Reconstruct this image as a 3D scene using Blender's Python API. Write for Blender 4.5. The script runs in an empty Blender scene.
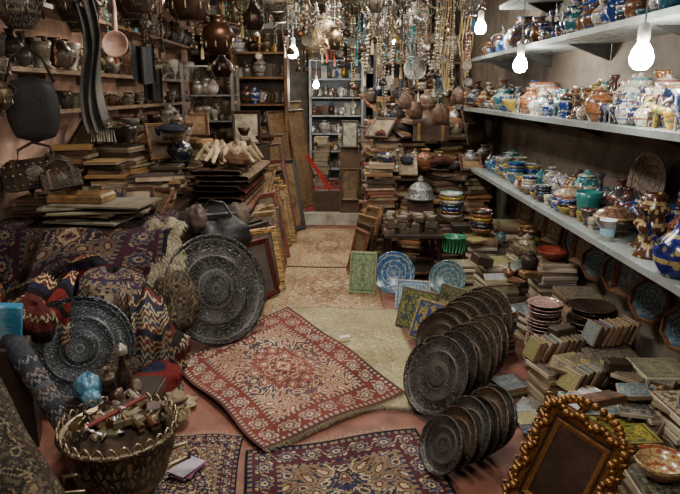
import bpy, math, random
import numpy as np
from mathutils import Matrix, Vector
R=random.Random(11)
T=lambda x,y,z: Matrix.Translation((x,y,z))
RX=lambda a: Matrix.Rotation(math.radians(a),4,'X')
RY=lambda a: Matrix.Rotation(math.radians(a),4,'Y')
RZ=lambda a: Matrix.Rotation(math.radians(a),4,'Z')
def H(h):
    o=[]
    for i in (0,2,4):
        c=int(h[i:i+2],16)/255.
        o.append(c/12.92 if c<=.04045 else ((c+.055)/1.055)**2.4)
    return tuple(o)
def ds(c,k=.3,b=.9):
    l=.3*c[0]+.55*c[1]+.15*c[2]; w=(1.08,1.0,.88)
    return tuple((x*(1-k)+l*k*w[i])*b for i,x in enumerate(c))
def vary(c,a=.2):
    k=1+R.uniform(-a,a)
    return tuple(max(0,x*k*(1+R.uniform(-a*.25,a*.25))) for x in c)
U=R.uniform
# ------------------------------------------------------------ materials
MATS={}
class NB:
    def __init__(s,name):
        s.mat=bpy.data.materials.new(name); s.mat.use_nodes=True
        s.nt=s.mat.node_tree; s.nt.nodes.clear()
        s.out=s.nt.nodes.new('ShaderNodeOutputMaterial')
    def n(s,t): return s.nt.nodes.new(t)
    def setin(s,sock,v):
        if isinstance(v,bpy.types.NodeSocket): s.nt.links.new(v,sock)
        else: sock.default_value=v
    def m(s,op,a,b=0.0,c=0.0,clamp=False):
        n=s.n('ShaderNodeMath'); n.operation=op; n.use_clamp=clamp
        s.setin(n.inputs[0],a); s.setin(n.inputs[1],b)
        return n.outputs[0]
    def mix(s,f,a,b,bt='MIX'):
        n=s.n('ShaderNodeMix'); n.data_type='RGBA'; n.blend_type=bt
        s.setin(n.inputs[0],f); s.setin(n.inputs[6],a); s.setin(n.inputs[7],b)
        return n.outputs[2]
    def attr(s,name):
        n=s.n('ShaderNodeAttribute'); n.attribute_name=name; return n.outputs['Vector']
    def uv(s):
        n=s.n('ShaderNodeAttribute'); n.attribute_name='UVMap'
        x=s.n('ShaderNodeSeparateXYZ'); s.nt.links.new(n.outputs['Vector'],x.inputs[0])
        return x.outputs[0],x.outputs[1]
    def comb(s,x,y,z=0.0):
        n=s.n('ShaderNodeCombineXYZ'); s.setin(n.inputs[0],x); s.setin(n.inputs[1],y); s.setin(n.inputs[2],z); return n.outputs[0]
    def noise(s,scale,vec=None,detail=3,dist=0.0):
        n=s.n('ShaderNodeTexNoise'); n.inputs['Scale'].default_value=scale; n.inputs['Detail'].default_value=detail
        n.inputs['Distortion'].default_value=dist
        if vec is not None: s.nt.links.new(vec,n.inputs['Vector'])
        return n.outputs[0]
    def vor(s,vec,scale=1.0,feat='F1'):
        n=s.n('ShaderNodeTexVoronoi'); n.feature=feat; n.inputs['Scale'].default_value=scale
        s.nt.links.new(vec,n.inputs['Vector']); return n.outputs['Distance']
    def obj(s):
        n=s.n('ShaderNodeTexCoord'); return n.outputs['Object']
    def step(s,v,lo,hi):
        n=s.n('ShaderNodeMapRange'); n.interpolation_type='SMOOTHSTEP'
        s.setin(n.inputs[0],v); n.inputs[1].default_value=lo; n.inputs[2].default_value=hi
        return n.outputs[0]
def make(name,rough=.5,metal=0.,patt='none',bump=.3,dirt=.6,spec=.5,coat=0.):
    b=NB(name); ob=b.obj()
    c1=b.attr('Col'); c2=b.attr('Col2'); f2=None; hgt=None
    u,v=b.uv()
    if patt=='none':
        fac=b.m('MULTIPLY',b.step(b.noise(9,ob),.45,.62),.6)
        hgt=b.noise(60,ob)
    elif patt=='wood':
        mp=b.n('ShaderNodeMapping'); b.nt.links.new(ob,mp.inputs[0]); mp.inputs['Scale'].default_value=(5,5,40)
        nz=b.noise(3,mp.outputs[0],4,1.0); fac=b.step(nz,.4,.65); hgt=nz
    elif patt=='floral':
        vec=b.comb(b.m('MULTIPLY',u,14.),b.m('MULTIPLY',v,10.))
        d=b.vor(vec); e=b.vor(vec,1.0,'DISTANCE_TO_EDGE')
        fac=b.m('SUBTRACT',1.,b.step(d,.26,.36))
        band=b.step(b.m('SINE',b.m('MULTIPLY',v,25.)),.80,.9)
        fac=b.m('MULTIPLY',b.m('MAXIMUM',fac,band),.85); f2=b.m('MULTIPLY',b.m('SUBTRACT',1.,b.step(e,.03,.09)),.6)
    elif patt=='tray':
        ang=b.m('MULTIPLY',u,2*math.pi)
        a1=b.m('SINE',b.m('ADD',b.m('MULTIPLY',ang,24.),b.m('MULTIPLY',b.m('SINE',b.m('MULTIPLY',v,44.)),1.8)))
        a2=b.m('SINE',b.m('MULTIPLY',v,52.))
        g=b.m('MULTIPLY',a1,a2)
        d=b.vor(b.comb(b.m('MULTIPLY',u,60.),b.m('MULTIPLY',v,17.)),1.,'DISTANCE_TO_EDGE')
        fac=b.m('MAXIMUM',b.step(g,.05,.6),b.m('SUBTRACT',1.,b.step(d,.05,.2)))
        ring=b.step(b.m('SINE',b.m('MULTIPLY',v,23.)),.86,.95)
        fac=b.m('MULTIPLY',fac,b.m('SUBTRACT',1.,ring)); hgt=b.m('SUBTRACT',1.,fac)
        fac=b.m('MULTIPLY',fac,b.m('MULTIPLY',b.step(b.noise(7,ob,4),.2,.6),.95))
    elif patt=='tile':
        a=b.m('ABSOLUTE',b.m('SUBTRACT',u,.5)); c=b.m('ABSOLUTE',b.m('SUBTRACT',v,.5))
        sx=b.n('ShaderNodeSeparateXYZ'); b.nt.links.new(c2,sx.inputs[0])
        vec=b.comb(b.m('MULTIPLY',a,11.),b.m('MULTIPLY',c,11.),b.m('MULTIPLY',sx.outputs[0],37.))
        d=b.vor(vec); e=b.vor(vec,1.,'DISTANCE_TO_EDGE')
        fac=b.step(d,.42,.52)
        mx=b.m('MAXIMUM',a,c); bd=b.step(mx,.41,.42); fac=b.m('MAXIMUM',b.m('MULTIPLY',fac,b.m('SUBTRACT',1.,bd)),b.m('MULTIPLY',bd,b.step(mx,.455,.46)))
        fac=b.m('MULTIPLY',fac,.8)
        f2=b.m('MULTIPLY',b.m('SUBTRACT',1.,b.step(e,.03,.1)),.75)
    elif patt=='kilim':
        a=b.m('PINGPONG',b.m('MULTIPLY',u,9.),.5); c=b.m('PINGPONG',b.m('MULTIPLY',v,7.),.5)
        sm=b.m('ADD',b.m('MULTIPLY',a,1.),c)
        q=b.m('SNAP',sm,.0625)
        fac=b.m('MULTIPLY',b.step(b.m('SINE',b.m('MULTIPLY',q,15.)),-.1,.1),b.step(b.noise(6,ob,4),.3,.65))
        f2=b.m('MULTIPLY',b.step(b.m('SINE',b.m('MULTIPLY',q,41.)),.3,.5),.7)
        hgt=b.noise(120,ob)
    elif patt=='inlay':
        a=b.m('SINE',b.m('MULTIPLY',u,90.)); c=b.m('SINE',b.m('MULTIPLY',v,90.))
        fac=b.m('MULTIPLY',b.step(b.m('MULTIPLY',a,c),.0,.12),.75)
        f2=b.m('MULTIPLY',b.step(b.noise(14,ob),.45,.6),.5)
    col=b.mix(fac,c1,c2)
    if f2 is not None: col=b.mix(f2,col,b.mix(1.,col,(.15,.12,.11,1),'MULTIPLY'))
    dn=b.m('MULTIPLY',b.step(b.noise(4,ob,6),.40,.66),dirt)
    col=b.mix(dn,col,b.mix(1.,col,(.42,.34,.27,1),'MULTIPLY'))
    p=b.n('ShaderNodeBsdfPrincipled'); b.nt.links.new(col,p.inputs['Base Color'])
    b.setin(p.inputs['Roughness'],b.m('ADD',rough,b.m('MULTIPLY',dn,.25),0.,True)); p.inputs['Metallic'].default_value=metal
    p.inputs['Specular IOR Level'].default_value=spec; p.inputs['Coat Weight'].default_value=coat
    if hgt is not None and bump>0:
        bp=b.n('ShaderNodeBump'); bp.inputs['Strength'].default_value=bump; bp.inputs['Distance'].default_value=.004
        b.nt.links.new(hgt,bp.inputs['Height']); b.nt.links.new(bp.outputs[0],p.inputs['Normal'])
    b.nt.links.new(p.outputs[0],b.out.inputs[0]); MATS[name]=b.mat
make('glazed_ceramic',.2,0,'floral',0,.35,.6)
make('plain_glaze',.25,0,'none',.1,.4,.6)
make('engraved_metal',.38,.6,'tray',.8,.6)
make('dull_metal',.33,.8,'none',.3,.6)
make('painted_tile',.32,0,'tile',0,.45,.5)
make('clay',.85,0,'none',.5,.55,.2)
make('wood',.5,0,'wood',.3,.5,.4)
make('inlay',.4,0,'inlay',0,.5,.5)
make('kilim',.95,0,'kilim',.5,.5,.1)
make('cloth',.95,0,'none',.8,.5,.1)
make('leather',.5,0,'none',.5,.5,.4)
make('paper',.8,0,'none',.1,.5,.2)
make('plastic',.3,0,'none',.1,.1,.5)
make('gilt',.35,.65,'floral',.6,.5)
def flat(name,col,rough=.8,emis=0.):
    b=NB(name); p=b.n('ShaderNodeBsdfPrincipled'); nz=b.noise(7,b.obj(),5)
    c=b.mix(b.step(nz,.35,.7),(*col,1),(*[x*.55 for x in col],1)); b.nt.links.new(c,p.inputs['Base Color'])
    p.inputs['Roughness'].default_value=rough
    if emis:
        p.inputs['Emission Color'].default_value=(*col,1); p.inputs['Emission Strength'].default_value=emis
    else:
        bp=b.n('ShaderNodeBump'); bp.inputs['Strength'].default_value=.4; bp.inputs['Distance'].default_value=.01
        b.nt.links.new(b.noise(25,b.obj(),5),bp.inputs['Height']); b.nt.links.new(bp.outputs[0],p.inputs['Normal'])
    b.nt.links.new(p.outputs[0],b.out.inputs[0]); MATS[name]=b.mat
flat('bulb_glow',(1,.95,.86),.5,330.)
flat('bulb_glow_warm',(1,.85,.65),.5,260.)
flat('tube_glow',(1,.95,.88),.5,12.)
flat('wall_plaster',H('b89480')); flat('wall_dark',H('6a6054')); flat('ceiling_dark',H('2e2824')); flat('floor_earth',H('744636'),.7)
def glassm():
    b=NB('cabinet_glass'); g=b.n('ShaderNodeBsdfGlossy'); g.inputs['Roughness'].default_value=.05
    t=b.n('ShaderNodeBsdfTransparent'); m=b.n('ShaderNodeMixShader'); m.inputs[0].default_value=.1
    b.nt.links.new(t.outputs[0],m.inputs[1]); b.nt.links.new(g.outputs[0],m.inputs[2]); b.nt.links.new(m.outputs[0],b.out.inputs[0]); MATS['cabinet_glass']=b.mat
glassm()
def rugm():
    b=NB('woven_rug'); p=b.n('ShaderNodeBsdfPrincipled'); ob=b.obj()
    col=b.mix(b.m('MULTIPLY',b.step(b.noise(3,ob,6),.38,.68),.6),b.attr('Col'),b.mix(1.,b.attr('Col'),(.5,.45,.4,1),'MULTIPLY'))
    b.nt.links.new(col,p.inputs['Base Color']); p.inputs['Roughness'].default_value=.95; p.inputs['Specular IOR Level'].default_value=.1
    bp=b.n('ShaderNodeBump'); bp.inputs['Strength'].default_value=.6; bp.inputs['Distance'].default_value=.003
    b.nt.links.new(b.noise(150,ob),bp.inputs['Height']); b.nt.links.new(bp.outputs[0],p.inputs['Normal'])
    b.nt.links.new(p.outputs[0],b.out.inputs[0]); MATS['woven_rug']=b.mat
rugm()
# ------------------------------------------------------------ mesh builder
class MB:
    def __init__(s): s.v=[];s.f=[];s.m=[];s.c1=[];s.c2=[];s.uv=[];s.sm=[]
    def add(s,verts,faces,uvs,mat,c1,c2=None,M=None,smooth=False):
        c2=c2 or tuple(x*.6 for x in c1); o=len(s.v)
        if M is not None: s.v.extend([tuple(M@Vector(p)) for p in verts])
        else: s.v.extend([tuple(p) for p in verts])
        for f,u in zip(faces,uvs):
            s.f.append(tuple(i+o for i in f)); s.uv.extend(u)
            s.m.append(mat); s.c1.append(c1); s.c2.append(c2); s.sm.append(smooth)
    def obj(s,name):
        v=np.array(s.v); o=np.array([(v[:,0].min()+v[:,0].max())/2,(v[:,1].min()+v[:,1].max())/2,v[:,2].min()])
        me=bpy.data.meshes.new(name); me.from_pydata((v-o).tolist(),[],s.f)
        names=list(dict.fromkeys(s.m))
        for n in names: me.materials.append(MATS[n])
        ix={n:i for i,n in enumerate(names)}
        me.polygons.foreach_set('material_index',[ix[n] for n in s.m])
        me.polygons.foreach_set('use_smooth',s.sm)
        for an,d in(('Col',s.c1),('Col2',s.c2)):
            a=me.attributes.new(an,'FLOAT_VECTOR','FACE'); a.data.foreach_set('vector',np.array(d,dtype=np.float32).ravel())
        uvl=me.uv_layers.new(name='UVMap'); uvl.data.foreach_set('uv',np.array(s.uv,dtype=np.float32).ravel())
        me.update(); ob=bpy.data.objects.new(name,me); ob.location=o; bpy.context.scene.collection.objects.link(ob)
        return ob
Q=[(0,0),(1,0),(1,1),(0,1)]
def box(mb,w,d,h,M,mat,c1,c2=None,top=None,tc1=None,tc2=None,ch=0.):
    x,y=w/2,d/2
    v=[(-x,-y,0),(x,-y,0),(x,y,0),(-x,y,0)]
    f=[(3,2,1,0)]
    if ch>0:
        v+=[(-x,-y,h-ch),(x,-y,h-ch),(x,y,h-ch),(-x,y,h-ch),(-x+ch,-y+ch,h),(x-ch,-y+ch,h),(x-ch,y-ch,h),(-x+ch,y-ch,h)]
        f+=[(0,1,5,4),(1,2,6,5),(2,3,7,6),(3,0,4,7),(4,5,9,8),(5,6,10,9),(6,7,11,10),(7,4,8,11)]; tf=(8,9,10,11)
    else:
        v+=[(-x,-y,h),(x,-y,h),(x,y,h),(-x,y,h)]
        f+=[(0,1,5,4),(1,2,6,5),(2,3,7,6),(3,0,4,7)]; tf=(4,5,6,7)
    mb.add(v,f,[Q]*len(f),mat,c1,c2,M)
    mb.add([v[i] for i in tf],[(0,1,2,3)],[Q],top or mat,tc1 or c1,tc2 or c2,M)
def lathe(mb,prof,M,mat,c1,c2=None,segs=20,rmode=False,smooth=True):
    prof=[(max(r,.0006),z) for r,z in prof]; n=len(prof); rm=max(r for r,z in prof)
    L=[0]
    for i in range(1,n): L.append(L[-1]+math.hypot(prof[i][0]-prof[i-1][0],prof[i][1]-prof[i-1][1]))
    vv=[r/rm for r,z in prof] if rmode else [l/L[-1] for l in L]
    V=[];F=[];UV=[]
    for r,z in prof:
        for j in range(segs):
            a=2*math.pi*j/segs; V.append((r*math.cos(a),r*math.sin(a),z))
    for i in range(n-1):
        for j in range(segs):
            k=(j+1)%segs
            F.append((i*segs+j,i*segs+k,(i+1)*segs+k,(i+1)*segs+j))
            UV.append([(j/segs,vv[i]),((j+1)/segs,vv[i]),((j+1)/segs,vv[i+1]),(j/segs,vv[i+1])])
    mb.add(V,F,UV,mat,c1,c2,M,smooth)
def tube(mb,path,rad,mat,c1,c2=None,M=None,segs=8):
    P=[Vector(p) for p in path]; n=len(P)
    if not hasattr(rad,'__len__'): rad=[rad]*n
    V=[];F=[];UV=[]
    for i,p in enumerate(P):
        t=(P[min(i+1,n-1)]-P[max(i-1,0)]).normalized()
        up=Vector((0,0,1)) if abs(t.z)<.9 else Vector((1,0,0))
        a=t.cross(up).normalized(); b=t.cross(a)
        for j in range(segs):
            q=2*math.pi*j/segs; V.append(p+(a*math.cos(q)+b*math.sin(q))*rad[i])
    for i in range(n-1):
        for j in range(segs):
            k=(j+1)%segs; F.append((i*segs+j,i*segs+k,(i+1)*segs+k,(i+1)*segs+j))
            UV.append([(j/segs,i/n),((j+1)/segs,i/n),((j+1)/segs,(i+1)/n),(j/segs,(i+1)/n)])
    F.append(tuple(range(segs))); UV.append([(0.5,0.5)]*segs)
    F.append(tuple((n-1)*segs+j for j in reversed(range(segs)))); UV.append([(0.5,0.5)]*segs)
    mb.add(V,F,UV,mat,c1,c2,M,True)
def frame(mb,w,h,t,b,M,cf,cf2,pm='inlay',p1=None,p2=None,fm='wood'):
    pr=[(0,0),(0,.7*t),(.25*b,t),(.6*b,.8*t),(b,.55*t),(b,.3*t)]
    V=[];F=[];UV=[]
    for o,z in pr:
        x,y=w/2-o,h/2-o; V+=[(-x,-y,z),(x,-y,z),(x,y,z),(-x,y,z)]
    for i in range(len(pr)-1):
        for j in range(4):
            k=(j+1)%4; F.append((i*4+j,i*4+k,(i+1)*4+k,(i+1)*4+j)); UV.append([(0,i/5),(1,i/5),(1,(i+1)/5),(0,(i+1)/5)])
    F.append((3,2,1,0)); UV.append(Q)
    mb.add(V,F,UV,fm,cf,cf2,M)
    mb.add(V[-4:],[(0,1,2,3)],[Q],pm,p1 or cf,p2 or cf2,M)
def lean(x,y,z,yaw,a): return T(x,y,z)@RZ(yaw)@RX(-a)
def upM(h): return T(0,0,h/2)@RX(90)
def grid(mb,nu,nv,fn,mat,c1,c2=None,M=None,smooth=True,uvs=1.):
    V=[fn(i/nu,j/nv) for j in range(nv+1) for i in range(nu+1)]; F=[];UV=[]
    for j in range(nv):
        for i in range(nu):
            a=j*(nu+1)+i; F.append((a,a+1,a+nu+2,a+nu+1))
            UV.append([(i/nu*uvs,j/nv*uvs),((i+1)/nu*uvs,j/nv*uvs),((i+1)/nu*uvs,(j+1)/nv*uvs),(i/nu*uvs,(j+1)/nv*uvs)])
    mb.add(V,F,UV,mat,c1,c2,M,smooth)
# ------------------------------------------------------------ object shapes
def plate_prof(r,h): return [(0,0),(.5*r,0),(.55*r,.004),(r,h),(r,h+.005),(.96*r,h+.003),(.6*r,.010),(0,.010)]
def tray_prof(r): return [(0,0),(.9*r,0),(r,.02),(r,.03),(.96*r,.026),(.88*r,.010),(.62*r,.008),(.60*r,.013),(.57*r,.008),(.27*r,.008),(.25*r,.013),(.22*r,.009),(0,.014)]
def bowl_prof(r,h): return [(0,0),(.4*r,0),(.42*r,.1*h),(.7*r,.35*h),(.9*r,.7*h),(r,h),(.95*r,h),(.84*r,.68*h),(.6*r,.35*h),(0,.2*h)]
PR={
 'amphora':[(0,0),(.18,0),(.19,.03),(.13,.07),(.2,.18),(.31,.36),(.34,.5),(.29,.64),(.16,.75),(.10,.83),(.10,.92),(.17,1),(.14,1),(.08,.9)],
 'bottle':[(0,0),(.2,0),(.22,.03),(.29,.18),(.31,.3),(.26,.42),(.12,.54),(.07,.66),(.06,.86),(.11,.97),(.1,1),(.06,.98)],
 'jar':[(0,0),(.2,0),(.22,.03),(.34,.2),(.4,.42),(.38,.6),(.27,.74),(.22,.78),(.25,.82),(.2,.88),(.08,.92),(.05,.95),(.06,.98),(.02,1)],
 'candle':[(0,0),(.24,0),(.25,.04),(.2,.08),(.07,.15),(.11,.22),(.06,.3),(.05,.5),(.10,.58),(.05,.66),(.07,.8),(.15,.9),(.17,.97),(.13,1),(.08,.97)],
 'cup':[(0,0),(.25,0),(.27,.05),(.22,.12),(.36,.4),(.42,.75),(.47,1),(.43,1),(.36,.7),(0,.2)],
 'ginger':[(0,0),(.24,0),(.3,.12),(.42,.4),(.44,.55),(.36,.72),(.2,.82),(.2,.95),(.25,1),(.2,1),(.15,.9)],
}
def pot(mb,kind,h,M,mat,c1,c2,segs=16,extra=None):
    pr=[(r*h,z*h) for r,z in PR[kind]]
    lathe(mb,pr,M,mat,c1,c2,segs)
    ex=extra if extra is not None else R.choice(['','','h','s'])
    rm=max(r for r,z in pr)
    if ex in('h','s') and kind in('amphora','jar','bottle','ginger'):
        a=[(rm*.95,0,.45*h),(rm*1.3,0,.52*h),(rm*1.4,0,.68*h),(rm*1.1,0,.8*h),(.11*h,0,.84*h)]
        tube(mb,a,.022*h,mat,c1,c2,M,6)
        if ex=='h': tube(mb,[(-x,y,z) for x,y,z in a],.022*h,mat,c1,c2,M,6)
        else: tube(mb,[(-rm*.8,0,.4*h),(-rm*1.25,0,.5*h),(-rm*1.55,0,.8*h)],[.05*h,.035*h,.02*h],mat,c1,c2,M,6)
def figurine(mb,h,M,mat,c1,c2):
    tube(mb,[(-.42*h,0,.55*h),(-.35*h,0,.58*h),(-.1*h,0,.53*h),(.18*h,0,.58*h),(.33*h,0,.62*h)],[.05*h,.15*h,.13*h,.16*h,.09*h],mat,c1,c2,M,10)
    tube(mb,[(.24*h,0,.6*h),(.36*h,0,.76*h),(.42*h,0,.9*h)],[.11*h,.075*h,.06*h],mat,c1,c2,M,8)
    tube(mb,[(.36*h,0,.92*h),(.46*h,0,.9*h),(.6*h,0,.8*h)],[.05*h,.075*h,.035*h],mat,c1,c2,M,8)
    for sy in(-1,1):
        tube(mb,[(.40*h,sy*.04*h,.94*h),(.37*h,sy*.06*h,1.05*h)],[.025*h,.006*h],mat,c1,c2,M,5)
        for sx,k in((.2,0),(-.33,-.05)):
            tube(mb,[(sx*h,sy*.08*h,.5*h),((sx+k)*h,sy*.09*h,.28*h),(sx*h,sy*.09*h,.04*h),((sx+.02)*h,sy*.09*h,0)],[.07*h,.04*h,.03*h,.045*h],mat,c1,c2,M,6)
    tube(mb,[(-.42*h,0,.6*h),(-.52*h,0,.5*h),(-.5*h,0,.3*h)],[.03*h,.03*h,.01*h],mat,c1,c2,M,5)
def tureen(mb,r,M,mat,c1,c2):
    lathe(mb,[(0,0),(.5*r,0),(.52*r,.06*r),(.35*r,.16*r),(.7*r,.4*r),(r,.75*r),(1.04*r,.95*r),(1.08*r,.98*r),(1.04*r,1.02*r),(.85*r,1.25*r),(.5*r,1.42*r),(.16*r,1.5*r),(.08*r,1.56*r),(.14*r,1.66*r),(.08*r,1.76*r),(0,1.78*r)],M,mat,c1,c2,28)
    for s in(-1,1):
        tube(mb,[(s*.98*r,-.12*r,.75*r),(s*1.22*r,-.1*r,.85*r),(s*1.26*r,.0,.88*r),(s*1.22*r,.1*r,.85*r),(s*.98*r,.12*r,.75*r)],.045*r,mat,c1,c2,M,6)
CER=[('c8c4b8','20408a'),('c4beac','2a848c'),('20397c','b0b0a0'),('20405a','b8b49c'),('2c7c86','c0b898'),('b08c3c','345c34'),('6a4630','b89a68'),('c8c2b2','7a3422'),('20304c','8a7050'),('3a3634','7a3a2a'),('c4beae','94522c'),('2a4a90','c8c4b4'),('8a5a3a','3a2a26')]
def cer():
    a,b=R.choice(CER); return vary(H(a),.22),vary(H(b),.2)
TIL=[('6d7a4a','a8945a'),('3a5a84','b0aa94'),('8f8a72','3f4c66'),('94804a','3a4a2c'),('3c707e','a8a088'),('a09478','5c4030'),('6a6a60','a09868'),('404a74','a0904e'),('84745e','4a4a44'),('a4967c','6a5a44')]
def til():
    a,b=R.choice(TIL); return vary(ds(H(a),.15,.9),.2),vary(ds(H(b),.15,.9),.2)
CLAY=['a89c88','93846e','7e6a56','b4a890','6e5e4c','564a3e']
def tile_stack(name,x,y,z,n,w,d,t,jit=.012,yaw=0,clay=CLAY,topc=None,mb=None):
    own=mb is None; mb=mb or MB()
    for i in range(n):
        a,b=topc or til(); c=vary(H(R.choice(clay)),.2)
        box(mb,w*U(.94,1.04),d*U(.94,1.04),t*.93,T(x+U(-jit,jit),y+U(-jit,jit),z)@RZ(yaw+U(-6,6)),'clay',c,vary(c,.3),'painted_tile',a,b,ch=t*.14); z+=t
    if own: mb.obj(name)
    return z
WD=['64442e','42301f','7c5a38','33261c','6a5540','96704a','6a4230']
def board_stack(name,x,y,z,n,w,d,t,jit=.02,yaw=0,mb=None,cols=WD):
    own=mb is None; mb=mb or MB()
    for i in range(n):
        tt=t*U(.6,1.3); c=vary(H(R.choice(cols)),.25); ww,dd=w*U(.78,1.06),d*U(.78,1.06)
        M=T(x+U(-jit,jit),y+U(-jit,jit),z)@RZ(yaw+U(-12,12))
        if R.random()<.45:
            box(mb,ww*.97,dd*.97,tt*.9,M,'paper',vary(H('9a8a70'),.25),vary(H('6a5c48'),.2)); box(mb,ww,dd,tt*.1,M@T(0,0,tt*.88),'leather',c)
        else: frame(mb,ww,dd,tt*.97,min(ww,dd)*.16,M,c,vary(c,.5),'inlay',vary(H('a08a60'),.2),vary(H('4a3020'),.2))
        z+=tt
    if own: mb.obj(name)
    return z
def plates(name,x,y,z,n,r,dz,mat='glazed_ceramic',mb=None,c=None):
    own=mb is None; mb=mb or MB()
    for i in range(n):
        a,b=c if c else cer()
        lathe(mb,plate_prof(r*U(.88,1.03),.022),T(x+U(-.01,.01),y+U(-.01,.01),z)@RZ(U(0,360)),mat,a,b,24,True); z+=dz
    if own: mb.obj(name)
    return z
def bowls(name,x,y,z,n,r,h,dz,mb=None,cf=None):
    own=mb is None; mb=mb or MB()
    for i in range(n):
        a,b=cf() if cf else cer(); lathe(mb,bowl_prof(r*U(.9,1.05),h),T(x+U(-.006,.006),y+U(-.006,.006),z)@RZ(U(0,360)),'glazed_ceramic',a,b,24); z+=dz
    if own: mb.obj(name)
    return z
MET=lambda:(vary(H(R.choice(['8a7a5c','5a4c3e','948e84','4a3428','b0aaa0','744a30','3a3432'])),.2),vary(H('2e2622'),.2))
def lump(mb,x,y,z,sx,sy,sz,c1,c2,mat='cloth'):
    rs=[U(0,6) for _ in range(6)]
    def fn(u,v):
        a=u*2*math.pi; b=v*math.pi; p=(math.sin(b)*math.cos(a),math.sin(b)*math.sin(a),-math.cos(b))
        k=1+.12*math.sin(3*a+rs[0])*math.sin(2*b+rs[1])+.07*math.sin(7*a+rs[2]+3*b)+.05*math.sin(11*b+rs[3]+2*a)
        return(p[0]*sx*k,p[1]*sy*k,max(p[2]*sz*k,-sz*.6)+sz*.6)
    grid(mb,28,18,fn,mat,c1,c2,T(x,y,z))
def heap(name,x0,x1,y0,y1,z,n,kinds='btpfc',s=1.,zr=.06,cmix=None):
    mb=MB()
    for i in range(n):
        x,y=U(x0,x1),U(y0,y1); zz=z+U(0,zr); k=R.choice(kinds); c1,c2=(cmix or R.choice([MET,cer,til]))()
        M=T(x,y,zz)@RZ(U(0,360))@RX(U(-14,14))
        if k=='b': box(mb,U(.08,.18)*s,U(.06,.12)*s,U(.03,.08)*s,M,R.choice(['wood','leather','inlay']),vary(H(R.choice(WD)),.3),H('2a1e16'),ch=.006)
        elif k=='t': box(mb,.14*s,.14*s,.018,M,'clay',vary(H(R.choice(CLAY)),.2),None,'painted_tile',*til(),ch=.003)
        elif k=='p': pot(mb,R.choice(['jar','bottle','amphora','cup','candle','ginger']),U(.09,.19)*s,T(x,y,zz)@RX(U(-6,6)),R.choice(['dull_metal','glazed_ceramic','engraved_metal']),c1,c2,14)
        elif k=='f': frame(mb,U(.16,.26)*s,U(.2,.32)*s,.022,.03,T(x,y,zz)@RZ(U(-40,40))@RX(U(20,75)),vary(H(R.choice(WD)),.3),H('2a1c14'),'inlay',vary(H('8a7454'),.3),H('3a2a1e'))
        elif k=='c': lump(mb,x,y,zz,U(.07,.12)*s,U(.07,.12)*s,U(.03,.06)*s,vary(H(R.choice(['6a5a48','3a3030','8a7c66','4a2a26','2e3240'])),.3),H('2a2420'))
        elif k=='d': lathe(mb,plate_prof(U(.07,.11)*s,.018),M,R.choice(['glazed_ceramic','engraved_metal']),c1,c2,20,True)
    return mb.obj(name)
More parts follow.
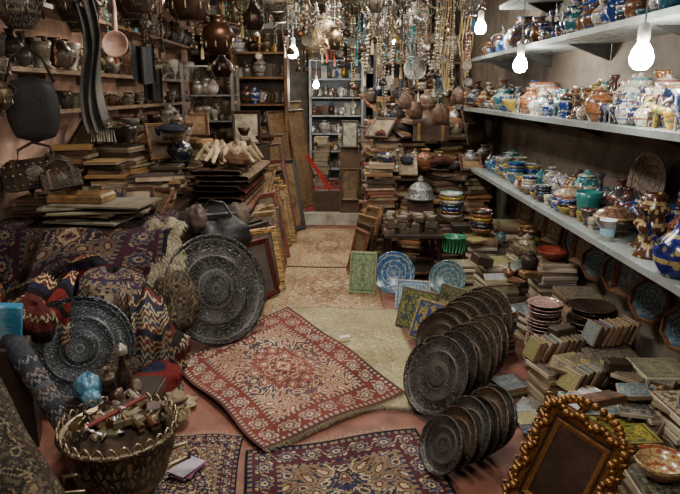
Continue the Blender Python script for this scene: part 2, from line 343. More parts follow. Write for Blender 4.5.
# ------------------------------------------------------------ rugs
RED=['3a2426','5f2c28','34333f','b09c80','823a32','4c4454','9a7e66','744238']
BEI=['5e5042','8c7658','704838','ac9c7e','94805e','605e54','9c886a','745c46']
DRK=['15151c','46222a','1f2638','a0906e','54262c','293250','74604a','3e2a30']
TAN=['6a604c','968a68','807458','a69c7a','908668','7a7258','968c6e','857b5e']
BAG=['1e1a1e','4a2826','26283a','8a7a64','33252a','5a3a30','64543f','2a2a34']
def rug_cols(W,Hh,nx,ny,pal,seed,wear=.35,bf=.19):
    rs=np.random.RandomState(seed)
    X,Y=np.meshgrid((np.arange(nx)+.5)/nx*W,(np.arange(ny)+.5)/ny*Hh)
    P=np.array([H(p) for p in pal]); idx=np.full(X.shape,4)
    dx=np.minimum(X,W-X); dy=np.minimum(Y,Hh-Y); d=np.minimum(dx,dy); al=np.where(dx<dy,np.abs(Y-Hh/2),np.abs(X-W/2)); bw=min(W,Hh)*bf
    ax,ay=np.abs(X-W/2),np.abs(Y-Hh/2)
    th=np.arctan2(ay/Hh,ax/W); c=np.hypot(ax/(W*.30),ay/(Hh*.33))*(1+.07*np.cos(12*th))
    for lim,i in((1.06,3),(1.02,0),(.97,2),(.66,3),(.63,7),(.3,3),(.26,1)): idx[c<lim]=i
    cor=np.hypot((dx-bw)/(W*.25),(dy-bw)/(Hh*.22))*(1+.08*np.cos(10*np.arctan2(dy-bw,dx-bw)))
    idx[(cor<1.04)&(d>bw)]=3; idx[(cor<.98)&(d>bw)]=6
    k=2*math.pi/(bw*1.0)
    q1=np.sin(k*ax+1.5*np.sin(k*ay*.55)+.4); q2=np.sin(k*ay+1.5*np.sin(k*ax*.55)); g=q1*q2
    base=idx.copy()
    idx[np.abs(g)<.07]=np.where(base[np.abs(g)<.07]==2,6,2)
    idx[g>.45]=6; idx[g>.62]=1; idx[g>.82]=3; idx[g<-.5]=5; idx[g<-.66]=3; idx[g<-.85]=7
    g2=np.sin(2.7*k*ax+g*2)*np.sin(2.7*k*ay); mm=(g2>.72)&(np.abs(g)<.4); idx[mm]=6
    m=d<bw; idx[m]=1
    pa=bw*.72; aa=np.mod(al/pa+.5,1)-.5; bb=(d-bw*.53)/(bw*.66); tt=np.arctan2(bb,aa); dm=np.hypot(aa,bb)*(1+.16*np.cos(8*tt))
    for lim,i in((.40,2),(.34,6),(.25,5),(.15,3),(.07,1)): idx[m&(dm<lim)]=i
    vine=m&(np.abs(bb-.32*np.sin(al/pa*2*math.pi))<.05)&(dm>.4); idx[vine]=3
    tick=np.mod(al,.036)<.018
    for lo,hi,i,j in((.88,1.,2,6),(.10,.20,6,2),(0,.10,0,0)):
        q=(d>=lo*bw)&(d<hi*bw); idx[q]=np.where(tick[q],i,j)
    C=P[idx]; C=C*(1+rs.uniform(-.28,.28,X.shape)[...,None])
    n1=sum(np.sin(X*rs.uniform(3,12)+rs.uniform(0,6))*np.sin(Y*rs.uniform(3,12)+rs.uniform(0,6)) for _ in range(5))/2.5
    wr=np.clip(.5+n1*.5,0,1)[...,None]*wear; C=C*(1-wr)+P[7]*wr
    return C
def stripe_cols(W,Hh,nx,ny,pal,seed):
    rs=np.random.RandomState(seed); X,Y=np.meshgrid((np.arange(nx)+.5)/nx*W,(np.arange(ny)+.5)/ny*Hh)
    P=np.array([H(p) for p in pal]); band=rs.choice([0,1,2,4,4,5,7,1],400)[np.minimum((Y/.035).astype(int),399)]
    zig=np.abs(np.mod(X/.05,1)-.5)*2; yy=np.mod(Y/.035,1); idx=band.copy(); k=(band%2==1)&(np.abs(yy-zig)<.22); idx[k]=3
    C=P[idx]*(1+rs.uniform(-.28,.28,X.shape)[...,None]); return C
def rug(name,fn,W,Hh,pal,seed,res=.007,wear=.4,fringe=True,th=.008,bf=.19,stripe=False):
    nx,ny=int(W/res),int(Hh/res); C=stripe_cols(W,Hh,nx,ny,pal,seed) if stripe else rug_cols(W,Hh,nx,ny,pal,seed,wear,bf)
    u,v=np.meshgrid(np.linspace(0,1,nx+1),np.linspace(0,1,ny+1)); x,y,z=fn(u,v)
    V=np.stack([x,y,z],-1).reshape(-1,3)
    j,i=np.meshgrid(np.arange(ny),np.arange(nx),indexing='ij'); a=j*(nx+1)+i
    F=np.stack([a,a+1,a+nx+2,a+nx+1],-1).reshape(-1,4); C=C.reshape(-1,3)
    ring=[k for k in range(nx+1)]+[r*(nx+1)+nx for r in range(1,ny+1)]+[ny*(nx+1)+k for k in range(nx-1,-1,-1)]+[r*(nx+1) for r in range(ny-1,0,-1)]
    nv=len(V); V2=V[ring]-np.array([0,0,th]); V=np.vstack([V,V2]); n=len(ring)
    F2=[(ring[k],nv+k,nv+(k+1)%n,ring[(k+1)%n]) for k in range(n)]; C2=[H(pal[0])]*n
    FL=F.tolist()+F2; CL=np.vstack([C,np.array(C2)])
    ex=[];exv=[]
    if fringe:
        for (r0,s) in((0,-1),(ny,1)):
            for k in range(0,nx,2):
                p0=V[r0*(nx+1)+k]; p1=V[r0*(nx+1)+k+1]; q=V[(1 if r0==0 else ny-1)*(nx+1)+k]
                dr=(p0-q); dr=dr/np.linalg.norm(dr)*U(.02,.04); w=(p1-p0)*.6; o=len(V)+len(exv)
                e=np.array([U(-.006,.006),0,-th*.6])
                exv+=[p0,p0+w,p0+w+dr+e,p0+dr+e]; ex.append((o,o+1,o+2,o+3))
        V=np.vstack([V,np.array(exv)]); FL=FL+ex; CL=np.vstack([CL,np.tile(np.array(H('8a7e68')),(len(ex),1))])
    o=np.array([V[:,0].mean(),V[:,1].mean(),V[:,2].min()])
    me=bpy.data.meshes.new(name); me.from_pydata((V-o).tolist(),[],FL); me.materials.append(MATS['woven_rug'])
    at=me.attributes.new('Col','FLOAT_VECTOR','FACE'); at.data.foreach_set('vector',CL.astype(np.float32).ravel())
    me.polygons.foreach_set('use_smooth',[True]*len(FL)); me.update()
    ob=bpy.data.objects.new(name,me); ob.location=o; bpy.context.scene.collection.objects.link(ob); return ob
def flatrug(name,c,z,pal,seed,amp=.006,**k):
    A,B,C,D=[np.array(p) for p in c]; W=(np.linalg.norm(B-A)+np.linalg.norm(C-D))/2; Hh=(np.linalg.norm(D-A)+np.linalg.norm(C-B))/2
    def fn(u,v):
        p=[A[i]*(1-u)*(1-v)+B[i]*u*(1-v)+C[i]*u*v+D[i]*(1-u)*v for i in(0,1)]
        zz=z+amp*(1+np.sin(p[0]*7+p[1]*5+seed)*np.sin(p[1]*9-p[0]*4+seed)); 
        return p[0]+.012*np.sin(v*9+seed),p[1]+.012*np.sin(u*8+seed),zz
    return rug(name,fn,W,Hh,pal,seed,**k)
def xf(M,x,y,z):
    m=np.array(M); return m[0,0]*x+m[0,1]*y+m[0,2]*z+m[0,3],m[1,0]*x+m[1,1]*y+m[1,2]*z+m[1,3],m[2,0]*x+m[2,1]*y+m[2,2]*z+m[2,3]
def bag(name,x,y,z,w,d,h,rot,pal,seed,res=.009,bf=.19,stripe=False):
    M=T(x,y,z)@rot
    def fn(u,v):
        a=2*np.pi*u; b=np.pi*(v-.5); ca,sa,cb,sb=np.cos(a),np.sin(a),np.cos(b),np.sin(b)
        f=lambda q,e: np.sign(q)*np.abs(q)**e
        k=1+.09*np.sin(3*a+seed)*np.cos(b)+.06*np.sin(5*b+seed*2+2*a)+.03*np.sin(11*a+3*b+seed)+.015*np.sin(23*a-5*b)
        r=np.abs(cb)**.5*k*(1-.12*sb)
        return xf(M,f(ca,.75)*r*w/2,f(sa,.85)*r*d/2,f(sb,.85)*h/2*(1+.12*np.sin(2*a+seed)))
    return rug(name,fn,2*(w+d)*.8,h*1.25,pal,seed,res,.3,False,.0005,bf,stripe)
def roll(name,p,q,r,pal,seed,stripe=False):
    P,Qq=Vector(p),Vector(q); d=(Qq-P); L=d.length; d.normalize(); a=d.cross(Vector((0,0,1))).normalized(); b=d.cross(a)
    def fn(u,v):
        rr=r*(1+.05*np.sin(v*17+seed)+.15*u); t=u*2*np.pi
        return tuple(P[i]+d[i]*v*L+(a[i]*np.cos(t)+b[i]*np.sin(t))*rr for i in range(3))
    rug(name,fn,2*math.pi*r*1.4,L,pal,seed,.009,.4,False,.001,.19,stripe)
# ============================================================ ROOM
def slab(name,x0,x1,y0,y1,z0,z1,mat,c=(.5,.5,.5)):
    mb=MB(); box(mb,x1-x0,y1-y0,z1-z0,T((x0+x1)/2,(y0+y1)/2,z0),mat,c); return mb.obj(name)
slab('floor',-2.4,1.8,-1.3,11.2,-.1,0,'floor_earth')
slab('wall_left',-2.4,-2.3,-1.3,11.2,0,2.75,'wall_plaster')
slab('wall_right',1.68,1.8,-1.3,11.2,0,2.75,'wall_dark')
slab('wall_back',-2.3,1.68,11.1,11.2,0,2.75,'wall_dark')
slab('wall_front',-2.3,1.68,-1.3,-1.2,0,2.75,'wall_dark')
slab('ceiling',-2.4,1.8,-1.3,11.2,2.75,2.85,'ceiling_dark')
slab('trim_1',-1.6,.1,8.0,8.1,2.36,2.62,'paper',H('9a9a98'))
slab('trim_2',-2.28,1.66,6.9,7.0,2.55,2.74,'wood',H('4a3424'))
mb=MB(); box(mb,1.5,3.5,.14,T(-.05,9.3,0),'clay',H('b0aa9c'),H('8a8478')); mb.obj('floor_step')
flatrug('floor_runner_rug',[(-.58,4.30),(.36,4.30),(.30,5.75),(-.55,5.8)],.006,BEI,3,amp=.003,fringe=False)
flatrug('aisle_rug',[(-.55,5.6),(.30,5.55),(.25,7.27),(-.5,7.27)],.018,BEI,33,amp=.003,fringe=False)
flatrug('beige_rug',[(-.1,2.95),(.50,2.9),(.42,4.4),(-.5,4.45)],.018,TAN,5,amp=.003,wear=.55)
flatrug('dark_rug',[(-.36,1.3),(.62,1.3),(.38,2.72),(-.42,2.52)],.008,DRK,8,amp=.004,wear=.2)
flatrug('navy_rug',[(-.95,1.3),(-.40,1.3),(-.45,2.66),(-.86,2.66)],.006,DRK,9,amp=.003,wear=.2)
flatrug('red_persian_rug',[(-.34,2.5),(.36,3.06),(-.40,4.45),(-.99,3.42)],.030,RED,4,amp=.008,res=.006,wear=.40)
flatrug('red_carpet',[(-.45,7.7),(.28,7.7),(.25,10.6),(-.4,10.6)],.15,['5a1c1c','7a2020','3a1a20','a07060','8a2422','3a2030','8a4a3a','6a2424'],12,amp=.001,res=.012,fringe=False)
mb=MB()
for x,y,a in((.03,3.78,20),(-.9,2.95,50),(.1,5.0,40)):
    box(mb,.07,.035,.002,T(x,y,.056)@RZ(a),'paper',H('d0cdc4'))
mb.obj('paper_scraps')
# ============================================================ RIGHT WALL SHELVES
SH=H('86908e')
def shelf(z,y0,y1,x0=1.25,t=.03):
    mb=MB(); box(mb,1.68-x0,y1-y0,t,T((x0+1.68)/2,(y0+y1)/2,z-t),'plain_glaze',SH,vary(SH))
    y=y0+.3
    while y<y1:
        mb.add([(1.67,y,z-t),(x0+.12,y,z-t),(1.67,y,z-t-.1),(1.67,y+.02,z-t),(x0+.12,y+.02,z-t),(1.67,y+.02,z-t-.1)],[(0,1,2),(3,5,4),(1,4,5,2),(0,3,4,1)],[Q[:3],Q[:3],Q,Q],'dull_metal',H('555555')); y+=1.1
    mb.obj('display_shelf')
shelf(.90,1.5,5.95); shelf(1.45,1.5,7.6,1.27); shelf(1.92,1.5,6.5,1.28); shelf(2.3,1.5,5.5,1.33)
def fill(name,x0,x1,y0,y1,z,h0,h1,step,kinds,mats=('glazed_ceramic',),cf=cer):
    mb=MB(); y=y0
    while y<y1:
        x=x1
        while x>x0:
            h=U(h0,h1)*(1.1 if x>x0+.15 else .8); k=R.choice(kinds); c1,c2=cf(); M=T(x+U(-.01,.01),y+U(-.02,.02),z)@RZ(U(0,360))
            if k=='fig': figurine(mb,h*.8,T(x,y,z)@RZ(U(60,300)),'glazed_ceramic',c1,c2)
            elif k=='bowl':
                zz=z
                for q in range(R.randint(1,5)): lathe(mb,bowl_prof(step*.46,step*.4),T(x,y,zz),'glazed_ceramic',*cf(),20); zz+=step*.17
            elif k=='plate': lathe(mb,plate_prof(h*.5,.02),lean(x,y,z,-70+U(-15,15),12)@T(0,0,h*.5)@RX(90),'glazed_ceramic',c1,c2,24,True)
            else: pot(mb,k,h,M,R.choice(mats),c1,c2,14)
            x-=step*.9
        y+=step*U(.75,1.0)
    return mb.obj(name)
fill('small_ceramics_collection',1.32,1.55,1.9,5.2,1.45,.10,.24,.10,['amphora','jar','bottle','fig','fig','cup','ginger','candle','fig'])
fill('ceramic_jar_collection',1.36,1.55,5.25,7.5,1.45,.14,.26,.13,['bowl','jar','amphora','bowl'])
DKB=lambda:(vary(H(R.choice(['1c3a80','203050','c0bcb0','2a2a30','2a6a78','6a4630'])),.2),vary(H(R.choice(['c0bcb0','20407c','8a7050'])),.2))
fill('ceramic_pot_collection',1.34,1.54,1.9,6.3,1.92,.12,.27,.13,['jar','ginger','amphora','bowl','bottle'],('glazed_ceramic','glazed_ceramic','dull_metal'),DKB)
fill('upper_vase_collection',1.40,1.54,1.9,5.3,2.3,.14,.28,.15,['jar','ginger','amphora'],cf=DKB)
fill('blue_bowl_collection',1.34,1.54,4.6,5.85,.90,.10,.2,.15,['bowl','bowl','bowl','jar'],cf=lambda:(vary(H(R.choice(['c0bcac','2a6498','2a8088','b09c40','20408a','8a7a64'])),.2),vary(H(R.choice(['204080','c0bcac','2a8a84'])),.2)))
fill('ceramic_urn_collection',1.48,1.54,2.0,4.6,.90,.18,.32,.16,['jar','ginger','amphora','bottle','jar'])
fill('small_cup_collection',1.30,1.34,3.18,4.6,.90,.07,.13,.12,['cup','jar','bowl','ginger'])
mb=MB(); tureen(mb,.10,T(1.40,3.72,.9)@RZ(60),'glazed_ceramic',H('b0a088'),H('8a3430')); mb.obj('painted_tureen')
mb=MB(); tureen(mb,.10,T(1.38,3.05,.9)@RZ(80),'glazed_ceramic',H('6a5040'),H('a08c64')); mb.obj('painted_tureen')
mb=MB(); pot(mb,'cup',.16,T(1.40,3.45,.9),'plain_glaze',H('2a7a74'),H('1f605c'),24,''); mb.obj('green_goblet')
mb=MB(); pot(mb,'bottle',.33,T(1.33,2.34,.9),'glazed_ceramic',H('16246e'),H('a8985c'),28,'s'); mb.obj('cobalt_ewer')
mb=MB(); pot(mb,'amphora',.30,T(1.50,2.30,.9),'glazed_ceramic',H('1c3a84'),H('b8b4a4'),28,'h'); mb.obj('blue_amphora')
for x,y,h in((1.36,2.64,.28),(1.46,2.50,.34),(1.42,2.82,.24)):
    mb=MB()
    pr=[(.25*h,0),(.26*h,.04*h),(.12*h,.14*h),(.10*h,.28*h),(.20*h,.40*h),(.23*h,.48*h),(.15*h,.56*h),(.15*h,.66*h),(.22*h,.72*h),(.22*h,.8*h),(.14*h,.88*h),(.17*h,.99*h),(.12*h,h),(.1*h,.9*h)]
    lathe(mb,[(0,0)]+pr,T(x,y,.9),'glazed_ceramic',H('4e3020'),H('bca878'),26); mb.obj('painted_candlestick')
mb=MB(); lathe(mb,[(0,0),(.028,0),(.038,.1),(.04,.1),(.04,.106),(.034,.103),(.028,.01)],T(1.295,2.93,.9),'paper',H('d8dcdc'),H('b8c8d0'),24)
lathe(mb,[(.0325,.03),(.0362,.065)],T(1.295,2.93,.9),'plastic',H('8fb8c8'),H('8fb8c8'),24); mb.obj('paper_cup')
mb=MB(); lathe(mb,plate_prof(.15,.03),lean(1.60,3.2,1.0,-80,6)@T(0,0,.15)@RX(90),'glazed_ceramic',H('7a6c5e'),H('3a4454'),32,True)
for s in(-1,1): tube(mb,[(1.6,3.2+s*.05,.9),(1.5,3.2+s*.05,.905),(1.47,3.2+s*.05,.96)],.006,'wood',H('3a261a'))
tube(mb,[(1.6,3.15,.9),(1.6,3.2,1.1),(1.6,3.25,.9)],.006,'wood',H('3a261a')); mb.obj('display_plate')
mb=MB(); lathe(mb,bowl_prof(.13,.10),T(1.40,5.0,1.45),'plain_glaze',H('b8a044'),H('8a7830'),28); mb.obj('yellow_bowl')
def bulb(name,x,y,z,mat,top,wirex=None,s=1.):
    mb=MB(); M=T(x,y,z)
    lathe(mb,[(r*s,q*s) for r,q in[(0,-.05),(.02,-.047),(.034,-.03),(.037,-.01),(.03,.015),(.016,.035),(.014,.045)]],M,mat,(1,1,1),None,20)
    lathe(mb,[(r*s,q*s) for r,q in[(.016,.04),(.019,.045),(.019,.085),(.012,.095),(0,.1)]],M,'plastic',H('d8d8d0'),None,16)
    tube(mb,[(x,y,z+.09*s),(x+.01,y+.01,z+.09+(top-z-.09)*.5),(wirex or x,y,top)],.004,'plastic',H('8a8880'))
    return mb.obj(name)
bulb('light_bulb',1.22,2.62,1.75,'bulb_glow',2.74,s=1.25); bulb('light_bulb',1.2,4.3,1.79,'bulb_glow',2.74,s=1.25)
bulb('light_bulb',1.18,5.5,2.14,'bulb_glow',2.74,s=1.3); bulb('light_bulb',-.45,6.2,1.98,'bulb_glow_warm',2.74,s=1.3); bulb('light_bulb',-.35,9.4,1.72,'bulb_glow',2.74,s=1.2)  # rearmost bulb is added as a back light for the rear shelving
bulb('light_bulb',-1.75,5.4,2.32,'bulb_glow_warm',2.74); bulb('light_bulb',.62,7.7,2.2,'bulb_glow_warm',2.74)
def fluoro(x,y,z,e):
    mb=MB(); box(mb,.12,1.25,.05,T(x,y,z),'plastic',H('d0d0d0')); tube(mb,[(x,y-.6,z-.025),(x,y+.6,z-.025)],.016,'tube_glow',(1,1,1)); o=mb.obj('fluorescent_ceiling_lamp')
    l=bpy.data.lights.new('tube_light','AREA'); l.shape='RECTANGLE'; l.size=.3; l.size_y=1.2; l.energy=e; l.color=(1,.94,.85)
    q=bpy.data.objects.new('tube_light',l); bpy.context.scene.collection.objects.link(q); q.parent=o; q.location=(0,0,-.03)
fluoro(-.1,.6,2.7,60); fluoro(-.3,3.4,2.7,75); fluoro(.1,6.1,2.69,70); fluoro(0,9.2,2.7,30)  # tube over the far aisle, before the step, is added to brighten the back
# ============================================================ RIGHT FLOOR ZONE
for x,y,n,w,t,yaw in[(1.20,4.55,14,.26,.026,5),(1.02,4.1,9,.27,.024,-8),(1.48,4.15,17,.25,.028,0),(1.50,4.75,14,.26,.03,8),(.98,4.75,13,.22,.022,0),(1.28,3.90,8,.24,.026,20),
    (1.20,5.15,16,.24,.026,0),(1.47,5.3,18,.26,.028,0),(1.50,3.70,15,.26,.026,4),(1.42,3.05,10,.28,.028,-6),(1.52,2.72,12,.24,.028,0),(1.14,3.02,8,.22,.026,12),(1.20,2.68,7,.24,.026,-4),(1.50,2.38,11,.26,.03,6),(1.14,2.36,6,.25,.028,-15),(.90,4.0,6,.2,.024,0),(.92,3.72,4,.2,.025,30),(1.02,4.44,6,.2,.026,14),(.94,3.12,3,.16,.02,24)]:
    tile_stack('tile_stack',x,y,0,n,w,w,t,.012,yaw)
plates('plate_stack',1.2,3.42,0,20,.10,.0205,c=(H('9a8078'),H('6a4440'))); plates('plate_stack',1.02,3.66,0,14,.09,.02)
plates('dark_plate_stack',1.45,3.36,0,20,.13,.0205,'dull_metal',c=(H('6a5648'),H('3a3432')))
def tile_row(name,x,y,z,n,w,h,t,yaw,a,c=None):
    mb=MB()
    for i in range(n):
        p,q=c or til(); M=T(x,y,z)@RZ(yaw)@T(U(-.008,.008),i*(t*1.5),0)@RX(-a-U(-4,4))@upM(h)
        box(mb,w*U(.9,1.05),h*U(.9,1.05),t,M,'clay',vary(H(R.choice(['6a4c38','8a6e54','948068','54402f'])),.2),None,'painted_tile',p,q,ch=t*.15)
    mb.obj(name)
tile_row('standing_tile_row',1.02,3.10,.205,10,.13,.12,.018,-80,24); tile_row('standing_tile_row',1.34,3.12,.285,9,.13,.12,.018,-78,26)
tile_row('standing_tile_row',1.10,2.78,.185,10,.12,.11,.018,-70,32); tile_row('standing_tile_row',1.34,2.60,.2,9,.14,.12,.02,-72,30)
tile_row('standing_tile_row',1.02,2.58,.15,8,.12,.10,.018,-60,46,c=(H('2f3f7a'),H('a8943c')))
tile_row('standing_tile_row',1.30,2.40,.17,8,.14,.10,.02,-66,40,c=(H('5a5040'),H('7a6c54')))
mb=MB()
for i,(x,y,a) in enumerate([(1.03,2.36,10),(1.16,2.40,-12),(1.08,2.30,25),(1.18,2.28,4)]):
    box(mb,.22,.15,.018,T(x,y,.17+i*.019)@RZ(a),'clay',H('7a6a54'),None,'painted_tile',H('3a5430'),H('b09c3c'),ch=.003)
mb.obj('glazed_tiles')
heap('tile_heap',1.0,1.5,2.3,3.2,.24,15,'tttbd',.95,.08,til); heap('tile_heap',.98,1.5,3.8,5.3,.34,18,'tttdbp',1.,.10)
heap('floor_tile_heap',.80,1.0,2.45,2.95,.0,9,'tttd',.8,.05,til)
for y,z,r in((3.75,.44,.12),(3.42,.46,.13),(4.1,.5,.12),(3.05,.42,.13),(2.72,.4,.12)):
    mb=MB(); M=lean(1.60,y,z,-66,8)@T(0,0,r)@RX(90)@RZ(22.5)
    lathe(mb,[(0,0),(r,0),(r,.02),(.86*r,.026),(.8*r,.014),(0,.014)],M,'wood',H('6a4630'),H('3a281c'),8,True,False)
    lathe(mb,[(.78*r,.0145),(0,.0165)],M,'glazed_ceramic',H('4a6a80'),H('8a9a94'),8,True,False); mb.obj('octagonal_tile_frame')
for y,z in((4.5,.5),(4.85,.45),(5.2,.5),(2.42,.34),(3.9,.5),(3.25,.5)):
    mb=MB(); frame(mb,.24,.3,.025,.04,lean(1.58,y,z,-74,6)@upM(.3),H('7a543a'),H('3a2418'),'painted_tile',*til()); mb.obj('framed_tile')
mb=MB(); box(mb,.5,.45,.03,T(.62,5.25,.42),'wood',H('33241c'),H('1c1410'),ch=.006)
for sx in(-.21,.21):
    for sy in(-.18,.18): tube(mb,[(.62+sx,5.25+sy,.42),(.62+sx*1.05,5.25+sy*1.05,.2),(.62+sx*1.1,5.25+sy*1.1,0)],[.022,.014,.018],'wood',H('33241c'))
box(mb,.42,.37,.02,T(.62,5.25,.12),'wood',H('33241c')); mb.obj('low_wooden_table')
mb=MB()
for i in range(36):
    k=i%12; lay=i//12
    x=.43+(k%4)*.115+U(-.02,.02); y=5.10+(k//4)*.11
    box(mb,.09*U(.6,1.15),.08,.05*U(.7,1.),T(x,y,.45+lay*.050)@RZ(U(-30,30)),'wood',vary(H('5a4c3c'),.4),H('3a2e24'),R.choice(['inlay','inlay','dull_metal']),vary(H('9a927c'),.3),H('3a3028'),ch=.008)
mb.obj('inlaid_trinket_box_pile')
mb=MB(); lathe(mb,[(0,0),(.11,0),(.14,.02),(.15,.03),(.12,.035),(.115,.08),(.09,.13),(.05,.16),(.02,.17),(.03,.19),(.01,.22),(0,.22)],T(.72,5.50,.66),'engraved_metal',H('8a8a86'),H('3e3e3c'),28)
box(mb,.22,.10,.21,T(.72,5.50,.452),'wood',H('4a3424')); mb.obj('domed_serving_dish')
mb=MB(); lathe(mb,[(0,0),(.085,0),(.10,.12),(.105,.125),(.1,.13),(.09,.12),(.08,.01),(0,.01)],T(.97,5.12,.29),'plastic',H('2a6a4a'),H('1a4a3a'),20)
for a in range(0,360,18): tube(mb,[(.088*math.cos(math.radians(a))+.97,.088*math.sin(math.radians(a))+5.12,.29),(.105*math.cos(math.radians(a+9))+.97,.105*math.sin(math.radians(a+9))+5.12,.415)],.004,'plastic',H('3a8a5a'))
mb.obj('green_basket')
for x,y,z,n,w,d,t,yaw in[(.40,5.95,0,26,.28,.26,.036,5),(.72,6.1,0,20,.26,.26,.036,-14),(1.02,6.05,0,24,.28,.26,.036,18),(1.33,6.1,0,22,.26,.26,.036,4),(.46,6.6,0,36,.28,.28,.036,0),(.8,6.65,0,30,.28,.28,.036,10),(1.12,6.7,0,28,.28,.28,.036,-10),(1.45,6.7,0,32,.28,.28,.036,0),(.42,7.3,0,36,.3,.3,.038,0),(.85,7.4,0,34,.3,.3,.038,10),(1.3,7.4,0,36,.3,.3,.038,0)]:
    board_stack('wooden_frame_stack',x,y,z,n,w,d,t,.035,yaw)
heap('bric_a_brac_pile',.35,1.5,5.95,6.2,.84,38,'bpfcpb',1.1,.1); heap('small_antique_pile',.35,1.5,6.5,6.85,1.15,34,'bpfcpp',1.3,.12); heap('antique_ware_pile',.3,1.5,7.2,7.5,1.36,30,'bpfcpp',1.3,.2)
mb=MB(); box(mb,.36,.26,.17,T(.92,6.5,1.12),'wood',H('4a3020'),H('2a1c14'),ch=.02)
lathe(mb,[(.0,-.18),(.13,-.18),(.13,.18),(0,.18)],T(.92,6.5,1.28)@RY(90),'leather',H('4a3020'),H('2a1c14'),20)
for s in(-.12,.12): box(mb,.03,.265,.18,T(.92+s,6.5,1.12),'dull_metal',H('8a7040'))
mb.obj('treasure_chest')
board_stack('book_stack',1.0,5.5,0,14,.22,.2,.034)
bowls('ceramic_bowl_stack',1.0,5.5,.47,7,.11,.07,.032); bowls('ceramic_bowl_stack',1.2,5.15,.42,6,.10,.07,.03)
mb=MB(); lathe(mb,bowl_prof(.12,.07),T(1.48,4.15,.478),'plain_glaze',H('7e2c24'),H('944434'),28); mb.obj('red_bowl')
bowls('ceramic_bowl_stack',1.5,4.75,.422,3,.11,.08,.035)
def lframe(name,x,y,z,yaw,a,w,h,cf='5a3a24',c2='2e1d14',pm='inlay',p=None,b=.045,t=.025,fm='wood'):
    mb=MB(); p=p or (H('94805a'),H('4a3422')); frame(mb,w,h,t,b,lean(x,y,z,yaw,a)@upM(h),vary(H(cf),.2),H(c2),pm,*p,fm=fm); mb.obj(name)
for i in range(8): lframe('leaning_picture_frame',.12+i*.03,5.3+i*.13,.025,-62+U(-8,8),14,.26+U(0,.06),.42+.04*i+U(-.04,.04),R.choice(WD),'2a1c14','inlay' if i%2 else 'wood',(H('7a6648'),H('3a2a1e')))
def ltile(x,y,yaw,a,w,h,c,z=.022,name='leaning_tile_panel'):
    mb=MB(); box(mb,w,h,.022,lean(x,y,z,yaw,a)@upM(h),'clay',H('7a6c56'),None,'painted_tile',H(c[0]),H(c[1]),ch=.003); return mb.obj(name)
ltile(.18,4.78,-10,18,.22,.34,('4f6648','8c946c')); ltile(.54,4.40,-12,22,.26,.22,('3a6290','a8b0a4'))
mb=MB(); lathe(mb,plate_prof(.17,.03),lean(.43,4.78,.022,-6,16)@T(0,0,.17)@RX(90),'glazed_ceramic',H('3a5f86'),H('98a098'),40,True); mb.obj('blue_display_plate')
mb=MB(); lathe(mb,plate_prof(.14,.03),lean(.80,4.45,.1,-20,20)@T(0,0,.14)@RX(90),'glazed_ceramic',H('4a6670'),H('848e84'),40,True)
box(mb,.2,.12,.1,T(.80,4.48,0),'clay',H('7a6a56')); mb.obj('turquoise_display_plate')
ltile(.50,3.98,-40,20,.28,.28,('70703a','3a4254')); ltile(.58,3.72,-46,26,.36,.28,('303a66','9a8a40')); ltile(.74,3.98,-50,20,.28,.3,('66603f','3a443c'))
ltile(.60,4.2,-20,22,.26,.2,('80805f','4c5652')); ltile(.70,3.80,-50,22,.26,.24,('5e5a44','8a8262'))
def ltray(x,y,z,yaw,a,r,c='6a6258',c2='2e2a28',name='engraved_tray'):
    mb=MB(); lathe(mb,tray_prof(r),lean(x,y,z,yaw,a)@T(0,0,r)@RX(90),'engraved_metal',vary(H(c),.15),H(c2),56,True); mb.obj(name)
TC=['62503e','5a4c3e','6a5846','4e443a','5e5a54']
for i,(x,y,r) in enumerate([(.42,2.84,.205),(.50,2.93,.20),(.57,2.98,.21),(.64,3.06,.20),(.70,3.16,.20),(.77,3.24,.19)]): ltray(x,y,.022,-58-i*2+U(-5,5),27-i,r,R.choice(TC),'1c1814')
for i,(x,y,r) in enumerate([(.40,2.34,.125),(.46,2.38,.135),(.52,2.43,.145),(.57,2.45,.14),(.62,2.50,.15),(.67,2.54,.145)]): ltray(x,y,.022,-60-i*2+U(-5,5),25-i,r,R.choice(TC),'1c1814')
for i in range(6): ltray(.56+i*.06,3.38+i*.05,.022,-44+U(-5,5),20,.165+.008*i,R.choice(TC),'1c1814')
# gilt carved frame foreground, facing the aisle
mb=MB(); M0=lean(.74,1.98,.05,-50,22)@RY(10)
frame(mb,.34,.44,.03,.05,M0@upM(.44),H('7a5228'),H('2a180e'),'leather',H('2c1a12'),H('1a120e'),'gilt')
frame(mb,.22,.32,.014,.02,M0@T(0,-.006,.06)@upM(.32),H('94683a'),H('3a2414'),'plain_glaze',H('241812'),H('3a2a20'),'gilt')
for i in range(24):
    for sx in(-1,1):
        rr=.013+.006*((i%3)==0); lathe(mb,[(0,-rr*.8),(rr*.7,-rr*.6),(rr,0),(rr*.7,rr*.6),(0,rr*.8)],M0@T(sx*(.148+.012*math.sin(i*1.3)),-.028,.012+i*.0185),'gilt',H('9a6c36'),H('3a2414'),8)
        if i%3==0: tube(mb,[(sx*.15,-.02,.02+i*.0185),(sx*.178,-.024,.035+i*.0185),(sx*.185,-.02,.055+i*.0185),(sx*.165,-.02,.06+i*.0185)],[.012,.01,.008,.004],'gilt',H('8a5c2e'),H('3a2414'),M0,6)
for i in range(15):
    rr=.013+.006*((i%3)==0); lathe(mb,[(0,-rr*.8),(rr*.7,-rr*.6),(rr,0),(rr*.7,rr*.6),(0,rr*.8)],M0@T(-.14+i*.02,-.028,.425+.01*math.sin(i*1.4)),'gilt',H('9a6c36'),H('3a2414'),8)
